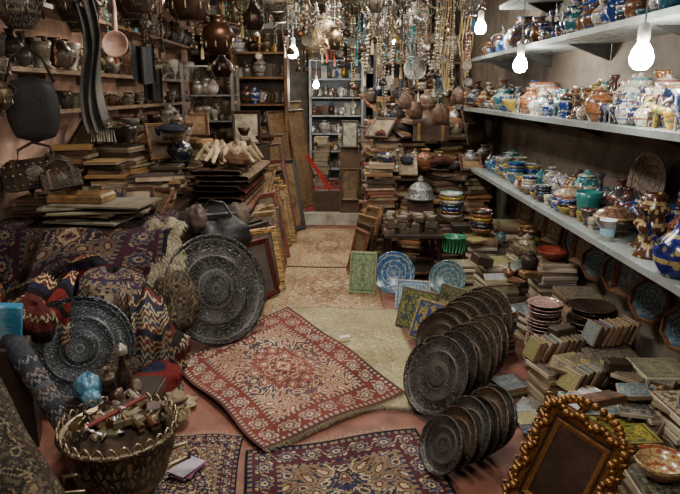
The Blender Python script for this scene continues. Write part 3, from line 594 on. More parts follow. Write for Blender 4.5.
for i in range(13):
    a=math.pi*i/12; rr=.016; lathe(mb,[(0,-rr),(rr*.8,-rr*.6),(rr,0),(rr*.8,rr*.6),(0,rr)],M0@T(.12*math.cos(a),-.02,.44+.05*math.sin(a)),'gilt',H('9a6c36'),H('3a2414'),8)
for s in(-1,1): tube(mb,[(s*.11,-.015,.45),(s*.07,-.02,.475),(s*.02,-.02,.46),(s*.03,-.02,.445)],[.014,.012,.009,.004],'gilt',H('9a6c36'),H('3a2414'),M0,6)
mb.obj('carved_gilt_frame')
tile_stack('tile_stack',1.22,2.02,0,7,.24,.24,.028); tile_stack('tile_stack',.99,2.06,0,4,.18,.18,.024)
mb=MB(); lathe(mb,bowl_prof(.10,.08),T(1.2,2.05,.197),'glazed_ceramic',H('a88c60'),H('7a3422'),32); mb.obj('painted_bowl')
# ============================================================ LEFT ZONE
mb=MB(); box(mb,1.03,2.85,.04,T(-1.735,5.175,.71),'wood',H('3a2a20'))
for x in(-2.2,-1.27):
    for y in(3.8,5.1,6.55): box(mb,.06,.06,.71,T(x,y,0),'wood',H('3a2a20'))
mb.obj('long_wooden_table')
DR2=['121218','34181e','1c2032','7a6a54','3c1c22','20283e','5a4a3c','2a2028']
def drape(u,v):
    s=v*1.0; f=np.clip((s-.30)*2,0,1)
    x=-2.24+1.14*u+.03*np.sin(v*5)+.05*f*np.sin(u*8)
    y=np.where(s<.45,4.3-s*1.25,3.74-.16*np.sin((s-.45)*2.9))-.07*f*np.sin(u*15+v*3)-.03*f*np.sin(u*31+v*4)
    z=np.where(s<.45,.775+.012*np.sin(u*9+s*7),.775-(s-.45)*.66)+f*(.03*np.sin(u*7)-.16*np.sin(u*6.3+.6)*(s-.45)*2)
    return x,y,z
rug('draped_kilim_rug',drape,1.1,.9,DR2,21,res=.008,bf=.28)
mb=MB(); z=.80
for i in range(9): box(mb,.62*U(.6,1.05),.4*U(.6,1.05),.012,T(-1.60+U(-.1,.1),4.02+U(-.05,.05),z)@RZ(U(-24,24)),R.choice(['paper','cloth','leather']),vary(H('7c7464'),.35),vary(H('5c5448'),.2)); z+=.0125
mb.obj('newspaper_pile')
mb=MB(); frame(mb,.36,.22,.05,.05,T(-1.68,4.0,.917)@RZ(-4),H('6a4c2e'),H('94784c'),'inlay',H('937a54'),H('4a3020'),'inlay'); mb.obj('inlaid_wooden_tray')
YC=['6a5034','94744a','4c3a28','84683e','5a4836','3a2c22']
for x,y,n,w in((-1.76,4.75,11,.32),(-1.43,4.72,9,.28),(-1.44,5.15,8,.28),(-1.78,5.15,14,.3),(-1.44,5.65,6,.3),(-1.8,5.6,14,.32),(-1.42,6.1,13,.3),(-2.1,4.9,15,.28),(-2.1,5.4,18,.28),(-1.8,6.15,18,.32),(-2.1,6.0,18,.28)):
    board_stack('wooden_frame_stack',x,y,.75,n,w,w*.9,.032,.035,U(-20,20),cols=YC)
heap('metal_ware_pile',-2.15,-1.35,5.0,6.2,1.18,38,'bpfcpp',1.2,.12,MET)
heap('table_clutter_pile',-2.15,-1.3,4.15,4.5,.80,18,'bcfcpd',1.,.05,MET)
mb=MB(); pot(mb,'ginger',.28,T(-1.40,5.42,.965),'glazed_ceramic',H('1c2230'),H('54503c'),28,''); mb.obj('dark_vase')
board_stack('board_pile',-1.98,4.25,.79,5,.44,.36,.03,.03,10,cols=['3a2a22','5a4436','6a5a48'])
for (cx,cy,cz,rz,sc_) in((-2.02,4.18,.97,14,1.),(-1.80,4.0,1.0,30,.6)):
    mb=MB(); M=T(cx,cy,cz)@RZ(rz)@RX(-8)@RY(-7)@Matrix.Scale(sc_,4)
    box(mb,.40,.26,.2,M,'leather',H('3c2c24'),H('241a16'),ch=.04)
    for i in range(9):
        for zz in(.03,.1,.16): lathe(mb,[(0,.012),(.009,.006),(.012,0)],M@T(-.18+i*.045,-.13,zz)@RX(90),'dull_metal',H('8a8270'),None,8)
    lathe(mb,[(0,.016),(.03,.012),(.05,.002),(.055,0)],M@T(0,-.13,.1)@RX(90),'engraved_metal',H('9a9484'),H('4a4438'),16)
    for s in(-.12,.12): box(mb,.03,.27,.205,M@T(s,0,0),'dull_metal',H('6a5a48'))
    tube(mb,[M@Vector(p) for p in((-.12,0,.18),(-.1,0,.27),(0,0,.31),(.1,0,.27),(.12,0,.18))],.01,'leather',H('3a2a22')); mb.obj('studded_leather_chest')
mb=MB()
def sat(u,v):
    a=u*2*math.pi; ca,sa=math.cos(a),math.sin(a); k=(abs(ca)**4+abs(sa)**4)**-.25
    w=math.sin(math.pi*min(1,max(0,v)))**.25; return(.15*k*ca*w,.05*k*sa*w,(v-.5)*.40)
grid(mb,24,12,sat,'leather',H('262628'),H('161618'),T(-1.86,3.85,1.5)@RZ(15))
tube(mb,[(-2.0,3.83,1.66),(-1.95,3.83,1.80),(-1.86,3.84,1.86),(-1.77,3.84,1.80),(-1.72,3.86,1.66)],.009,'leather',H('1e1e20')); tube(mb,[(-1.86,3.84,1.86),(-1.86,3.84,2.74)],.003,'dull_metal',H('555555')); mb.obj('hanging_leather_satchel')
for z in(1.48,1.76,2.2):
    mb=MB(); box(mb,.27,5.4,.03,T(-2.16,6.2,z-.03),'wood',H('9a8068'),H('6a5646'))
    for y in np.arange(3.6,8.9,1.0): box(mb,.2,.03,.07,T(-2.2,y,z-.1),'wood',H('7a6450'))
    mb.obj('display_shelf')
MET2=lambda:(vary(H(R.choice(['8a7c64','6a5a48','b8b2a8','5a4438','d0cac0','7a543a','4a4440'])),.2),vary(H('3a3028'),.2))
fill('brass_lamp_collection',-2.2,-2.07,3.7,8.8,1.76,.16,.30,.10,['bottle','candle','amphora','cup','candle','candle','jar'],('dull_metal','engraved_metal','plain_glaze'),MET2)
fill('copper_pot_collection',-2.2,-2.07,3.9,8.8,1.48,.08,.17,.14,['bottle','candle','jar','cup'],('dull_metal','engraved_metal'),MET2)
fill('metal_jug_collection',-2.2,-2.07,3.9,8.8,2.2,.2,.35,.15,['ginger','amphora','jar'],('dull_metal','engraved_metal'),MET)
mb=MB(); z=0
while z<.98:
    t=U(.035,.07); w,d=.42*U(.85,1.05),1.2*U(.9,1.05)
    def fn(u,v,t=t,w=w,d=d):
        a=u*2*math.pi; return(math.cos(a)*w/2*(abs(math.cos(a))+.001)**-.6,(v-.5)*d,t/2+math.sin(a)*t/2*(abs(math.sin(a))+.001)**-.4)
    c=R.choice(['5a2a28','3a3a48','5a4a3c','3a2820','4e3a30','6a5c4c','84725a'])
    grid(mb,16,6,fn,'kilim',vary(H(c)),vary(H(R.choice(['7a6c54','2a2428','5a3428']))),T(-.95+U(-.03,.03),5.5,z)@RZ(U(-5,5))); z+=t*.97
mb.obj('folded_kilim_pile')
mb=MB()
for i in range(16):
    x,y=U(-1.1,-.8),U(5.0,5.85); s=U(.05,.11); lump(mb,x,y,.99+U(0,.07),s,s,s*.6,vary(H(R.choice(['9a866c','7a6450','b09c80','5a4434'])),.2),H('4e4032'))
for i in range(26):
    x,y=U(-1.12,-.78),U(4.92,5.8); a=U(0,6.28); tube(mb,[(x,y,1.08),(x+.08*math.cos(a),y+.08*math.sin(a),1.16),(x+.17*math.cos(a),y+.17*math.sin(a),1.06)],[.018,.03,.012],'cloth',vary(H('a08e74'),.35),H('5a4a3a'))
mb.obj('cloth_bundle_pile')
mb=MB(); box(mb,.46,.42,.46,T(-.95,4.58,0),'wood',H('2c221c'),H('18120e'),ch=.015)
for s in(-.15,.15): box(mb,.04,.43,.465,T(-.95+s,4.58,0),'dull_metal',H('4a4038'))
mb.obj('wooden_trunk')
mb=MB(); lump(mb,-.90,4.56,.465,.22,.17,.15,H('1c1a1a'),H('2a2624'),'leather'); lump(mb,-1.06,4.5,.6,.10,.10,.12,H('4a3c34'),H('2e2420'),'leather'); lump(mb,-.8,4.75,.6,.1,.1,.1,H('5a5046'),H('2e2420'),'cloth')
box(mb,.3,.22,.05,T(-.95,4.6,.70)@RZ(20)@RX(6),'leather',H('141416'),H('222224'),ch=.012)
tube(mb,[(-1.0,4.5,.76),(-.95,4.46,.84),(-.85,4.46,.82),(-.8,4.50,.72)],.01,'leather',H('1c1a1a')); mb.obj('leather_bag_pile')
FC=['64442e','8a6636','33261c','a07c44','6a3024','42301f','7c5a38','282420']
for i in range(24):
    y=4.66+i*.105; hh=.42+.016*i+U(-.1,.1); g=i%4==0
    lframe('leaning_picture_frame',-.60+U(-.05,.03),y,.025,50+U(-16,12),16,.32+U(-.08,.12),hh,R.choice(FC),'241810',R.choice(['inlay','wood','leather','plain_glaze']),(vary(H(R.choice(['66543e','8a7454','3a3430','5a4a3c'])),.4),H('32261c')),fm='gilt' if g else 'wood')
for i,(x,y,yaw,w,h) in enumerate([(-.72,7.2,60,.5,1.0),(-.70,7.4,50,.4,1.1),(-.66,7.52,62,.5,1.2),(-.60,7.62,65,.5,1.25)]):
    lframe('leaning_board',x,y,.15 if y>7.6 else .025,yaw,9,w,h,R.choice(['7a6044','5a4636','967650']),'3a2a1c','wood',(H('846a4c'),H('4a3828')),b=.03)
for x,y,h in((-.42,8.0,1.25),(-.46,8.4,1.35)): lframe('leaning_board',x,y,.15,70,8,.5,h,'6a543c','3a2a1c','wood',(H('8c7252'),H('5a4630')),b=.03)
mb=MB(); box(mb,.045,.02,.52,T(-.12,7.7,.42)@RY(-34),'plastic',H('9a2620')); box(mb,.3,.1,.27,T(-.16,7.75,.14),'wood',H('4a3a2c'),ch=.01); mb.obj('red_plank')
mb=MB(); frame(mb,.3,.36,.04,.03,lean(-1.0,6.75,1.05,10,8)@upM(.36),H('3a2418'),H('2a1c14'),'inlay',H('b0a890'),H('3a2a20')); box(mb,.4,.4,1.05,T(-1.0,6.95,0),'wood',H('3a2a20')); mb.obj('backgammon_board')
mb=MB(); frame(mb,.2,.32,.04,.02,lean(.12,7.6,.95,-10,4)@upM(.32),H('6a6254'),H('3a2a20'),'inlay',H('b8b4a4'),H('5a5040')); box(mb,.24,.3,.82,T(.12,7.77,.14),'wood',H('5a4632'))
frame(mb,.22,.4,.02,.03,lean(.12,7.6,.3,0,3)@upM(.4),H('6a4c30'),H('2a1c14'),'inlay',H('7a6448'),H('3a2a1e')); mb.obj('inlaid_game_board')
heap('aisle_clutter_pile',-1.15,-.7,6.2,6.5,.3,10,'bfc',1.2,.5); heap('cabinet_top_pile',-1.2,-.8,6.8,7.1,1.06,14,'bpc',1.,.05)
ltray(-.72,3.72,.03,42,20,.36,'4c4a46','1c1a18'); ltray(-1.31,2.88,.06,20,32,.28,'3c3e40','16181a')
# textile sacks and bags
BG2=['1c1a20','3a2a34','24304a','9a8e78','6a3a34','4a3028','7a6a58','3a2c2c']; BG3=['201c1c','5a302a','2a2a34','94866c','4a2420','3a3a44','6c5a44','442c26']; BG4=['1a1616','6a2a22','222030','a08a68','5a1e1c','3a4a44','8a6440','4a2420']; BG5=['1a1816','3a3028','2a2622','6a5c48','2e2620','3a3430','4e4436','262220']
for i,(x,y,z,w,d,h,rot,pal,bf,st) in enumerate([(-2.0,3.2,.17,.56,.42,.34,RZ(8)@RY(6),BG5,.3,0),(-1.56,3.26,.17,.46,.40,.34,RZ(-18),BG4,.12,1),(-1.10,3.32,.14,.42,.36,.28,RZ(20)@RY(-8),BG3,.3,1),
    (-1.32,3.40,.45,.40,.28,.32,RZ(6)@RX(-18)@RY(5),BG2,.33,0),(-1.74,3.36,.42,.38,.30,.28,RZ(-28)@RX(-10)@RY(-16),BG5,.2,1),(-2.08,3.3,.48,.34,.30,.36,RZ(24)@RY(22),BG4,.22,0),(-1.02,3.60,.36,.28,.26,.34,RZ(40)@RX(-14)@RY(14),BG5,.3,0),
    (-1.92,2.90,.16,.40,.34,.30,RZ(40)@RY(-12),BAG,.14,1),(-1.0,3.04,.09,.34,.26,.18,RZ(50),BG4,.3,1),(-1.60,3.04,.46,.26,.20,.20,RZ(-30)@RY(30),BG3,.12,1),(-1.16,3.02,.14,.2,.2,.24,RZ(10)@RY(20),BG5,.2,0),(-1.52,3.62,.56,.3,.2,.16,RZ(-12)@RY(-12),BG4,.2,1)]):
    bag('kilim_sack',x,y,z,w,d,h,rot,pal,30+i,bf=bf,stripe=bool(st))
# folded textiles hanging between the sacks
for i,(x,y,z,w,l,yaw,pal) in enumerate([(-1.55,3.16,.60,.22,.46,10,BG4),(-1.98,3.05,.64,.26,.5,-14,BG2),(-1.08,3.28,.50,.18,.40,26,BG3)]):
    M=T(x,y,z)@RZ(yaw)
    def fn(u,v,M=M,w=w,l=l,i=i): return xf(M,(u-.5)*w*(1+.15*v),.14-.30*np.sin(np.minimum(v*2.2,1.57))-.025*np.sin(u*13+i+v*4),-.9*l*v**1.6+.03*np.sin(u*9+v*6+i))
    rug('folded_textile',fn,w*1.2,l*1.2,pal,70+i,res=.007,bf=.25,stripe=i!=1)
mb=MB()
def fl(u,v): return(-1.22+.17*u+.10*v+.02*math.sin(v*14),3.88-.44*v+.1*u+.02*math.sin(u*8),.80-.08*v-.50*v*v+.02*math.sin(u*11+v*9))
grid(mb,14,24,fl,'cloth',H('6a6454'),H('544c3c'))
for i in range(3200):
    u,v=U(-.03,1.03),U(0,1); p=Vector(fl(u,v)); l=U(.02,.06); q=p+Vector((U(-.5,.8),U(-1,0),U(-.9,.2))).normalized()*l
    mb.add([p,p+Vector((.005,0,.003)),q+Vector((0,0,-.01))],[(0,1,2)],[Q[:3]],'cloth',vary(H('a89e86'),.45),H('766c58'))
mb.obj('sheepskin')
roll('rolled_rug',(-1.02,2.28,.07),(-1.95,2.95,.95),.045,['2a2a30','3a3c44','4a4a50','6a6a66','34363c','4a3a3a','5a5a5c','2a2c34'],51,True); roll('rolled_rug',(-.72,1.45,.12),(-1.62,2.35,.62),.10,BG5,52)
roll('rolled_rug',(-1.25,1.9,.12),(-2.0,2.6,.12),.1,DR2,53); roll('rolled_rug',(-1.5,2.45,.12),(-2.2,2.9,.14),.1,BG3,54,True)
mb=MB(); lathe(mb,[(0,0),(.12,0),(.125,.03),(.10,.06),(.16,.16),(.20,.28),(.21,.35),(.225,.365),(.205,.37),(.185,.28),(.15,.18),(0,.16)],T(-.84,2.12,0),'engraved_metal',H('84745c'),H('2c2620'),40)
for i in range(30):
    a=2*math.pi*i/30
    tube(mb,[(-.84+.215*math.cos(a+k*.035),2.12+.215*math.sin(a+k*.035),.365+.035*math.sin(k*math.pi/6)) for k in range(7)],.005,'dull_metal',H('94866c'),None,None,5)
for s in(0,2.2,4.2): tube(mb,[(-.84+.2*math.cos(s),2.12+.2*math.sin(s),.28),(-.84+.25*math.cos(s),2.12+.25*math.sin(s),.3),(-.84+.26*math.cos(s),2.12+.26*math.sin(s),.24),(-.84+.18*math.cos(s),2.12+.18*math.sin(s),.2)],.009,'dull_metal',H('8a7c60'))
mb.obj('brass_bucket')
mb=MB()
for p,q,c,w in(((-.93,2.03,.41),(-.74,2.16,.47),'6a2a26',.018),((-.90,2.22,.37),(-.74,2.08,.41),'84765e',.035),((-.96,2.14,.38),(-.80,2.22,.42),'3a2e24',.03),((-.90,2.02,.37),(-.78,2.2,.39),'8a7c66',.03)):
    P,Qq=Vector(p),Vector(q); d=(Qq-P); yaw=math.degrees(math.atan2(d.y,d.x)); pt=-math.degrees(math.asin(d.z/d.length))
    box(mb,d.length,w,w*.6,T(*((P+Qq)/2))@RZ(yaw)@RY(pt),'wood',H(c),vary(H(c),.4),ch=w*.12)
lump(mb,-.84,2.12,.27,.15,.15,.07,H('3a322c'),H('5a4a3c'))
for i in range(34):
    a=U(0,6.28); r=U(.01,.15); x,y=-.84+r*math.cos(a),2.12+r*math.sin(a); zz=.36+U(0,.04)
    k=i%3
    if k==0: pot(mb,R.choice(['cup','jar','candle','bottle']),U(.06,.1),T(x,y,zz)@RX(U(-60,60))@RY(U(-60,60)),'dull_metal',*MET2(),12)
    elif k==1: box(mb,.07,.045,.025,T(x,y,zz)@RZ(U(0,180))@RX(U(-35,35)),R.choice(['inlay','leather','dull_metal']),vary(H('6a5c48'),.4),H('3a2a20'),ch=.004)
    else: tube(mb,[(x-.04,y,zz),(x,y+.03,zz+.03),(x+.05,y-.02,zz+.01)],[.012,.007,.016],'dull_metal',*MET2())
mb.obj('trinket_pile')
mb=MB(); box(mb,.34,.3,.3,T(-1.0,2.55,0),'wood',H('2e221a'))
for z in(.04,.14,.24): box(mb,.35,.31,.05,T(-1.0,2.55,z),'wood',H('4a3626'),H('2e221a'),ch=.005)
mb.obj('wooden_crate')
mb=MB(); lathe(mb,[(0,0),(.036,0),(.04,.01),(.04,.10),(.03,.13),(.017,.15),(.015,.21),(.024,.215),(.026,.24),(.018,.25),(0,.255)],T(-.94,2.47,.30),'plain_glaze',H('22140e'),H('321c14'),24)
lathe(mb,[(.027,.213),(.028,.242),(.0,.262)],T(-.94,2.47,.30),'dull_metal',H('b0a8a0'),None,20)
mb.obj('brown_bottle')
mb=MB(); lump(mb,-1.10,2.48,.30,.06,.05,.07,H('4a7a94'),H('7aa0b0'),'plastic'); lump(mb,-1.06,2.42,.30,.04,.03,.04,H('4a7a94'),H('7aa0b0'),'plastic'); mb.obj('blue_plastic_bag')
heap('crate_top_trinkets',-1.12,-.88,2.5,2.65,.30,7,'bcp',.6,.02,MET)
heap('floor_clutter_pile',-1.2,-.8,2.75,2.95,.0,9,'bcd',.9,.04,MET)
mb=MB(); box(mb,.10,.07,.18,T(-1.50,2.62,.50)@RZ(20)@RY(8),'paper',H('2a6a88'),H('8ab0bc'),ch=.006); box(mb,.16,.16,.5,T(-1.50,2.62,0)@RZ(20),'wood',H('33261e'),ch=.01); mb.obj('blue_carton')
mb=MB()
for i in range(6): box(mb,.09,.14,.003,T(-.66,2.36,.02+i*.0035)@RZ(-20+U(-14,14)),'paper',R.choice([H('a8a4a8'),H('98909a'),H('84466e')]),None)
mb.obj('brochure_pile')
# ============================================================ BACK ZONE
mb=MB()
x0,x1,y0,y1=-1.72,-1.18,7.0,7.4
box(mb,.54,.4,1.0,T(-1.45,7.2,0),'wood',H('4a3a2e'))
for x in(x0,x1):
    for y in(y0,y1): box(mb,.03,.03,.9,T(x,y,1.0),'dull_metal',H('a0a4a4'))
for z in(1.0,1.28,1.56,1.87): box(mb,.55,.41,.015,T(-1.45,7.2,z),'dull_metal',H('a0a4a4'))
box(mb,.52,.004,.86,T(-1.45,7.0,1.01),'cabinet_glass',(1,1,1))
for z in(1.016,1.296,1.576):
    for k in range(6): pot(mb,R.choice(['bottle','jar','cup','candle']),U(.12,.22),T(-1.67+k*.085,7.15+U(-.05,.05),z),R.choice(['dull_metal','plain_glaze']),*MET2(),12)
mb.obj('glass_display_cabinet')
def rack(name,x0,x1,y0,y1,zs,c,h=2.2,base=0,back='3a2c22',lo=.07,hi=.11):
    mb=MB(); cx,cy=(x0+x1)/2,(y0+y1)/2
    for x in(x0,x1): box(mb,.04,y1-y0,h-base,T(x,cy,base),'wood',H(c))
    box(mb,x1-x0,.02,h-base,T(cx,y1-.01,base),'wood',H(back))
    for z in zs:
        box(mb,x1-x0,y1-y0,.025,T(cx,cy,z),'wood',H(c))
        x=x0+.06
        while x<x1-.04:
            k=R.choice(['p','p','b','t','f'])
            c1,c2=R.choice([MET,MET2,cer])()
            if k=='p': pot(mb,R.choice(['jar','bottle','amphora','ginger']),U(.14,.25),T(x,cy-.05,z+.025),R.choice(['dull_metal','glazed_ceramic']),c1,c2,12)
            elif k=='b': box(mb,.1,.12,U(.08,.22),T(x,cy-.05,z+.025),'paper',ds(c1,.5,.8),c2,ch=.004)
            elif k=='t': lathe(mb,plate_prof(.08,.015),lean(x,cy,z+.025,0,12)@T(0,0,.08)@RX(90),'glazed_ceramic',c1,c2,20,True)
            else: frame(mb,.12,.16,.015,.02,lean(x,cy,z+.025,0,12)@upM(.16),H('5a4430'),H('3a2a1c'),'inlay',c1,c2)
            x+=U(lo,hi)
    mb.obj(name)
rack('wooden_rack',-1.3,-.66,7.8,8.15,(.1,.45,.8,1.12,1.44,1.76,2.05),'7a5434',2.3)
rack('wooden_rack',-2.1,-1.3,9.0,9.4,(.1,.5,.9,1.3,1.7,2.1),'5a4636',2.4)
rack('wooden_rack',.5,1.56,8.2,8.6,(.2,.6,.95,1.3,1.62,1.95,2.2),'6a5644',2.4)
rack('back_wall_shelving',-.5,.6,10.72,11.05,(.3,.6,.9,1.2,1.5,1.8,2.1,2.4),'a8b0b4',2.7,.14,'7a848c')
rack('narrow_rack',.35,.49,9.0,9.9,(.3,.7,1.1,1.5,1.9,2.2),'8a8e90',2.3)
board_stack('carton_stack',.15,8.4,.14,16,.26,.3,.06,cols=['7a7060','62584a','8c8270'])
board_stack('carton_stack',-.28,9.9,.15,11,.26,.3,.07,cols=['8a8070','62584a','9c9280'])
board_stack('carton_stack',.12,9.9,.15,15,.26,.3,.07,cols=['8a8070','62584a','9c9280'])
# ============================================================ HANGING THINGS
def hang(name,x,y,z,kind,h,mat,c1,c2):
    mb=MB(); pot(mb,kind,h,T(x,y,z),mat,H(c1),H(c2),24,'h'); tube(mb,[(x,y,z+h*.95),(x,y,2.745)],.003,'dull_metal',H('555555'),None,None,5)
    for i in range(8):
        a=i*math.pi/4; r=h*.38; tube(mb,[(x+r*math.cos(a),y+r*math.sin(a),z+h*.4),(x+r*1.05*math.cos(a),y+r*1.05*math.sin(a),z+h*.18)],[.004,.009],'dull_metal',H('8a7c64'),None,None,5)
    mb.obj(name)
for x,y,z,k,h,m,c1,c2 in[(-1.62,4.0,2.02,'ginger',.28,'engraved_metal','6a5a4a','1e1a18'),(-1.25,4.1,2.08,'ginger',.30,'engraved_metal','74584a','2a2220'),(-.98,4.3,2.06,'ginger',.32,'dull_metal','5a4434','2a2220'),
    (-1.95,4.0,1.98,'jar',.36,'engraved_metal','a09a8c','3a3630'),(-1.78,4.5,2.02,'ginger',.3,'engraved_metal','8a8478','2a2622'),(-1.45,4.6,2.1,'jar',.34,'engraved_metal','7a6a54','2a2220'),(-1.12,4.7,2.12,'ginger',.3,'engraved_metal','64503c','2a2220'),
    (-1.62,5.2,2.1,'jar',.3,'engraved_metal','7a7060','2a2220'),(-1.3,5.3,2.2,'ginger',.3,'dull_metal','64503c','2a2220'),(-2.0,3.75,1.5,'jar',.18,'engraved_metal','7a6c50','3a3020'),(-2.08,3.9,1.66,'ginger',.2,'engraved_metal','8a8070','3a3020'),
    (-.8,5.6,2.12,'amphora',.34,'engraved_metal','8a7e6a','2a2220'),(-1.0,6.0,2.2,'ginger',.3,'dull_metal','64503c','2a2220'),(-.2,5.6,2.25,'jar',.28,'engraved_metal','8a8070','2a2220'),(.1,5.3,2.2,'ginger',.22,'engraved_metal','7a7060','2a2220'),(.35,5.8,2.1,'amphora',.34,'engraved_metal','a09a90','2a2220'),(.7,5.9,2.15,'jar',.26,'engraved_metal','8a8070','2a2220'),
    (-.45,4.7,2.16,'jar',.24,'engraved_metal','9a9080','2a2220'),(.25,4.6,2.14,'jar',.2,'dull_metal','9a9488','2a2220'),(-.05,6.0,1.98,'ginger',.2,'dull_metal','7a6c54','2a2220'),(-.3,7.2,1.95,'amphora',.3,'engraved_metal','7a6c54','2a2220'),(1.05,5.3,2.2,'amphora',.28,'engraved_metal','8a847a','2a2220'),(1.1,6.3,1.9,'jar',.26,'engraved_metal','6a6054','2a2220')]:
    hang('hanging_copper_pot',x,y,z,k,h,m,c1,c2)
hang('hanging_gourd_lamp',-.86,4.6,1.86,'ginger',.26,'dull_metal','4e3222','241610'); hang('hanging_gourd_lamp',-.66,5.0,2.06,'bottle',.3,'dull_metal','4a3a30','241610'); hang('hanging_gourd_lamp',-.95,5.2,1.72,'bottle',.28,'dull_metal','3a2a22','241610')
hang('hanging_brass_lantern',-.5,5.4,2.16,'amphora',.3,'engraved_metal','8a7a60','3a3020'); hang('hanging_brass_lantern',-.15,6.4,2.05,'jar',.3,'engraved_metal','8a7a60','3a3020')
# chandeliers
for cx,cy,cz in((-.25,5.0,2.12),(.42,5.2,2.06)):
    mb=MB(); tube(mb,[(cx,cy,2.745),(cx,cy,cz+.2)],.004,'dull_metal',H('8a8274'))
    lathe(mb,[(0,-.06),(.015,-.05),(.03,-.02),(.015,.02),(.03,.06),(.05,.1),(.02,.14),(.012,.22)],T(cx,cy,cz),'dull_metal',H('a89c84'),None,14)
    for i in range(6):
        a=i*math.pi/3; ca,sa=math.cos(a),math.sin(a)
        tube(mb,[(cx+.02*ca,cy+.02*sa,cz+.04),(cx+.07*ca,cy+.07*sa,cz-.02),(cx+.13*ca,cy+.13*sa,cz),(cx+.15*ca,cy+.15*sa,cz+.05)],.006,'dull_metal',H('a89c84'))
        lathe(mb,[(0,0),(.025,.005),(.03,.015),(.01,.015),(.009,.07),(0,.075)],T(cx+.15*ca,cy+.15*sa,cz+.05),'plain_glaze',H('c8c0b0'),None,10)
        for q in range(4): lathe(mb,[(0,-.01),(.007,0),(0,.01)],T(cx+.15*ca,cy+.15*sa,cz+.02-q*.022),'plain_glaze',H('d0d4d8'),None,6)
    mb.obj('hanging_chandelier')
mb=MB(); M=T(-1.27,3.70,1.86)@RX(80); lathe(mb,[(0,0),(.06,.005),(.075,.03),(.07,.03),(.055,.012),(0,.008)],M,'plain_glaze',H('b08c7c'),H('8a6a5c'),24)
tube(mb,[(-1.27,3.70,1.92),(-1.265,3.70,2.06),(-1.27,3.70,2.14),(-1.27,3.70,2.745)],[.012,.01,.008,.003],'plain_glaze',H('b08c7c')); mb.obj('hanging_pan')
mb=MB()
def sc(u,v): return(-1.55+.12*u+.05*v+.03*math.sin(v*6),3.8+.035*math.sin(u*16+v*5),2.08-.72*v+.06*u+.03*math.sin(u*9))
grid(mb,20,28,sc,'kilim',H('6a6862'),H('3a3c3e'),uvs=2.5); tube(mb,[(-1.57,3.8,2.09),(-1.38,3.8,2.14)],.008,'wood',H('4a3a2c')); tube(mb,[(-1.46,3.8,2.12),(-1.46,3.8,2.745)],.003,'dull_metal',H('555555'))
for i in range(12): tube(mb,[(-1.50+.012*i,3.8,1.38),(-1.50+.012*i+U(-.01,.01),3.8,1.31)],.003,'cloth',H('8a8478'),None,None,4)
mb.obj('hanging_scarf')
for x,y,z in((-1.31,4.3,1.92),(-1.52,5.2,1.8)):
    mb=MB()
    def sk(u,v): return(x+.15*(u-.5),y+.03*math.sin(u*9),z-.24*v-.03*math.sin(u*3.1))
    grid(mb,10,10,sk,'leather',H('1a1a1c'),H('101012')); tube(mb,[(x-.07,y,z),(x,y,z+.18),(x+.07,y,z)],.005,'leather',H('161618')); tube(mb,[(x,y,z+.18),(x,y,2.745)],.003,'leather',H('161618')); mb.obj('hanging_black_pouch')
def strand(mb,x,y,z,c,r=.012,loop=True):
    L=2.74-z; n=int(L/(r*2.6)); w=U(.01,.05)
    for i in range(n):
        t=i/n; zz=2.74-L*t; dx=w*math.sin(math.pi*t)
        for s in((-1,1) if loop else(0,)):
            if (i%3==0 or t>.75): lathe(mb,[(0,-r),(r*.8,-r*.5),(r,0),(r*.8,r*.5),(0,r)],T(x+s*dx,y,zz),R.choice(['plain_glaze','dull_metal']),vary(c,.3),None,6)
    for s in((-1,1) if loop else(0,)):
        tube(mb,[(x+s*w*math.sin(math.pi*k/8),y,2.74-L*k/8) for k in range(9)],.0025,'cloth',H('6a5c4a'),None,None,4)
    k=R.random()
    if k<.35: lathe(mb,[(0,-.05),(.03,-.045),(.035,-.02),(.02,0),(.004,.01)],T(x,y,z),'dull_metal',*MET2(),12)
    elif k<.6: lathe(mb,plate_prof(.035,.008),T(x,y-.01,z-.035)@RX(90),'engraved_metal',H('a8a294'),H('4a4a44'),14,True)
    else: tube(mb,[(x,y,z),(x,y,z-.03),(x,y,z-.1)],[.004,.012,.014],'cloth',vary(c,.3),None,None,6)
BC=['9a9488','8a7c4c','2f6a84','5a4a3c','a09a88','7a3a2e','4a4642','ac9c7c','2a7a80']
def strands(name,n,x0,x1,y0,y1,z0,z1,r0,r1,p=.6):
    mb=MB()
    for i in range(n): strand(mb,x0+(x1-x0)*i/n+U(-.03,.03),U(y0,y1),U(z0,z1),H(R.choice(BC)),U(r0,r1),R.random()<p)
    mb.obj(name)
strands('bead_strand_collection',30,.05,1.05,4.5,5.6,1.68,2.15,.005,.010)
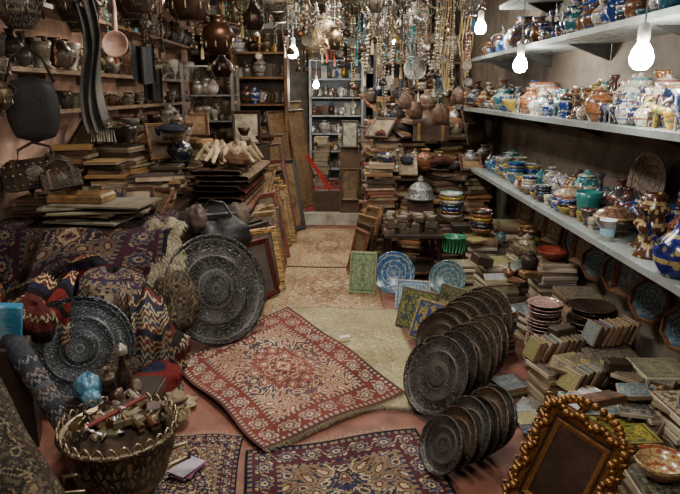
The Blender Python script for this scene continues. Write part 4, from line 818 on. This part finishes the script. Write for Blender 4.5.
strands('hanging_necklace_collection',34,.1,1.15,6.0,7.0,1.45,2.05,.008,.014)
strands('hanging_ornament_strands',40,-1.2,.1,4.8,6.8,1.94,2.35,.008,.016,.4)
strands('hanging_chain_collection',24,-2.0,-1.2,4.4,5.8,1.9,2.3,.008,.014,.5)
strands('hanging_amulet_collection',18,-.5,.6,7.2,8.6,1.8,2.3,.012,.018,.5)
mb=MB(); lathe(mb,plate_prof(.09,.015),T(.58,5.0,1.78)@RX(90),'engraved_metal',H('a8a498'),H('4a4a48'),32,True); tube(mb,[(.58,5.0,1.87),(.58,5.0,2.745)],.003,'cloth',H('8a7a60')); mb.obj('hanging_silver_plate')
for ox,oy,oz in((0,0,0),(.22,.3,.1)):
    mb=MB()
    for k in range(5): tube(mb,[(.80+ox+k*.012,5.1+oy,2.745),(.80+ox+k*.02,5.1+oy,2.2+oz),(.76+ox+k*.03,5.1+oy,1.9+oz),(.83+ox,5.1+oy,1.62+oz)],.004,'cloth',H('94805e'),None,None,5)
    mb.obj('hanging_rope_macrame')
for x,y,z,s in((.95,6.0,1.30,1),(.75,6.3,1.34,.9),(.6,5.9,1.45,.7),(1.05,5.7,1.5,.7)):
    mb=MB(); lump(mb,x,y,z,.08*s,.06*s,.12*s,H('4e3426'),H('241810'),'leather'); tube(mb,[(x-.05,y,z+.14),(x,y,z+.4),(x+.05,y,z+.14)],.006,'leather',H('3a2418')); tube(mb,[(x,y,z+.4),(x,y,2.745)],.003,'leather',H('3a2418')); mb.obj('hanging_leather_pouch')
# ============================================================ WORLD + CAMERA
w=bpy.data.worlds.new('world'); bpy.context.scene.world=w; w.use_nodes=True; w.node_tree.nodes['Background'].inputs[0].default_value=(.05,.05,.06,1)
cam=bpy.data.cameras.new('camera'); co=bpy.data.objects.new('camera',cam); bpy.context.scene.collection.objects.link(co)
cam.sensor_width=36; cam.lens=36*620/680; co.location=(0,0,1.6); co.rotation_euler=(math.radians(90-14),0,0); cam.clip_start=.05
bpy.context.scene.camera=co
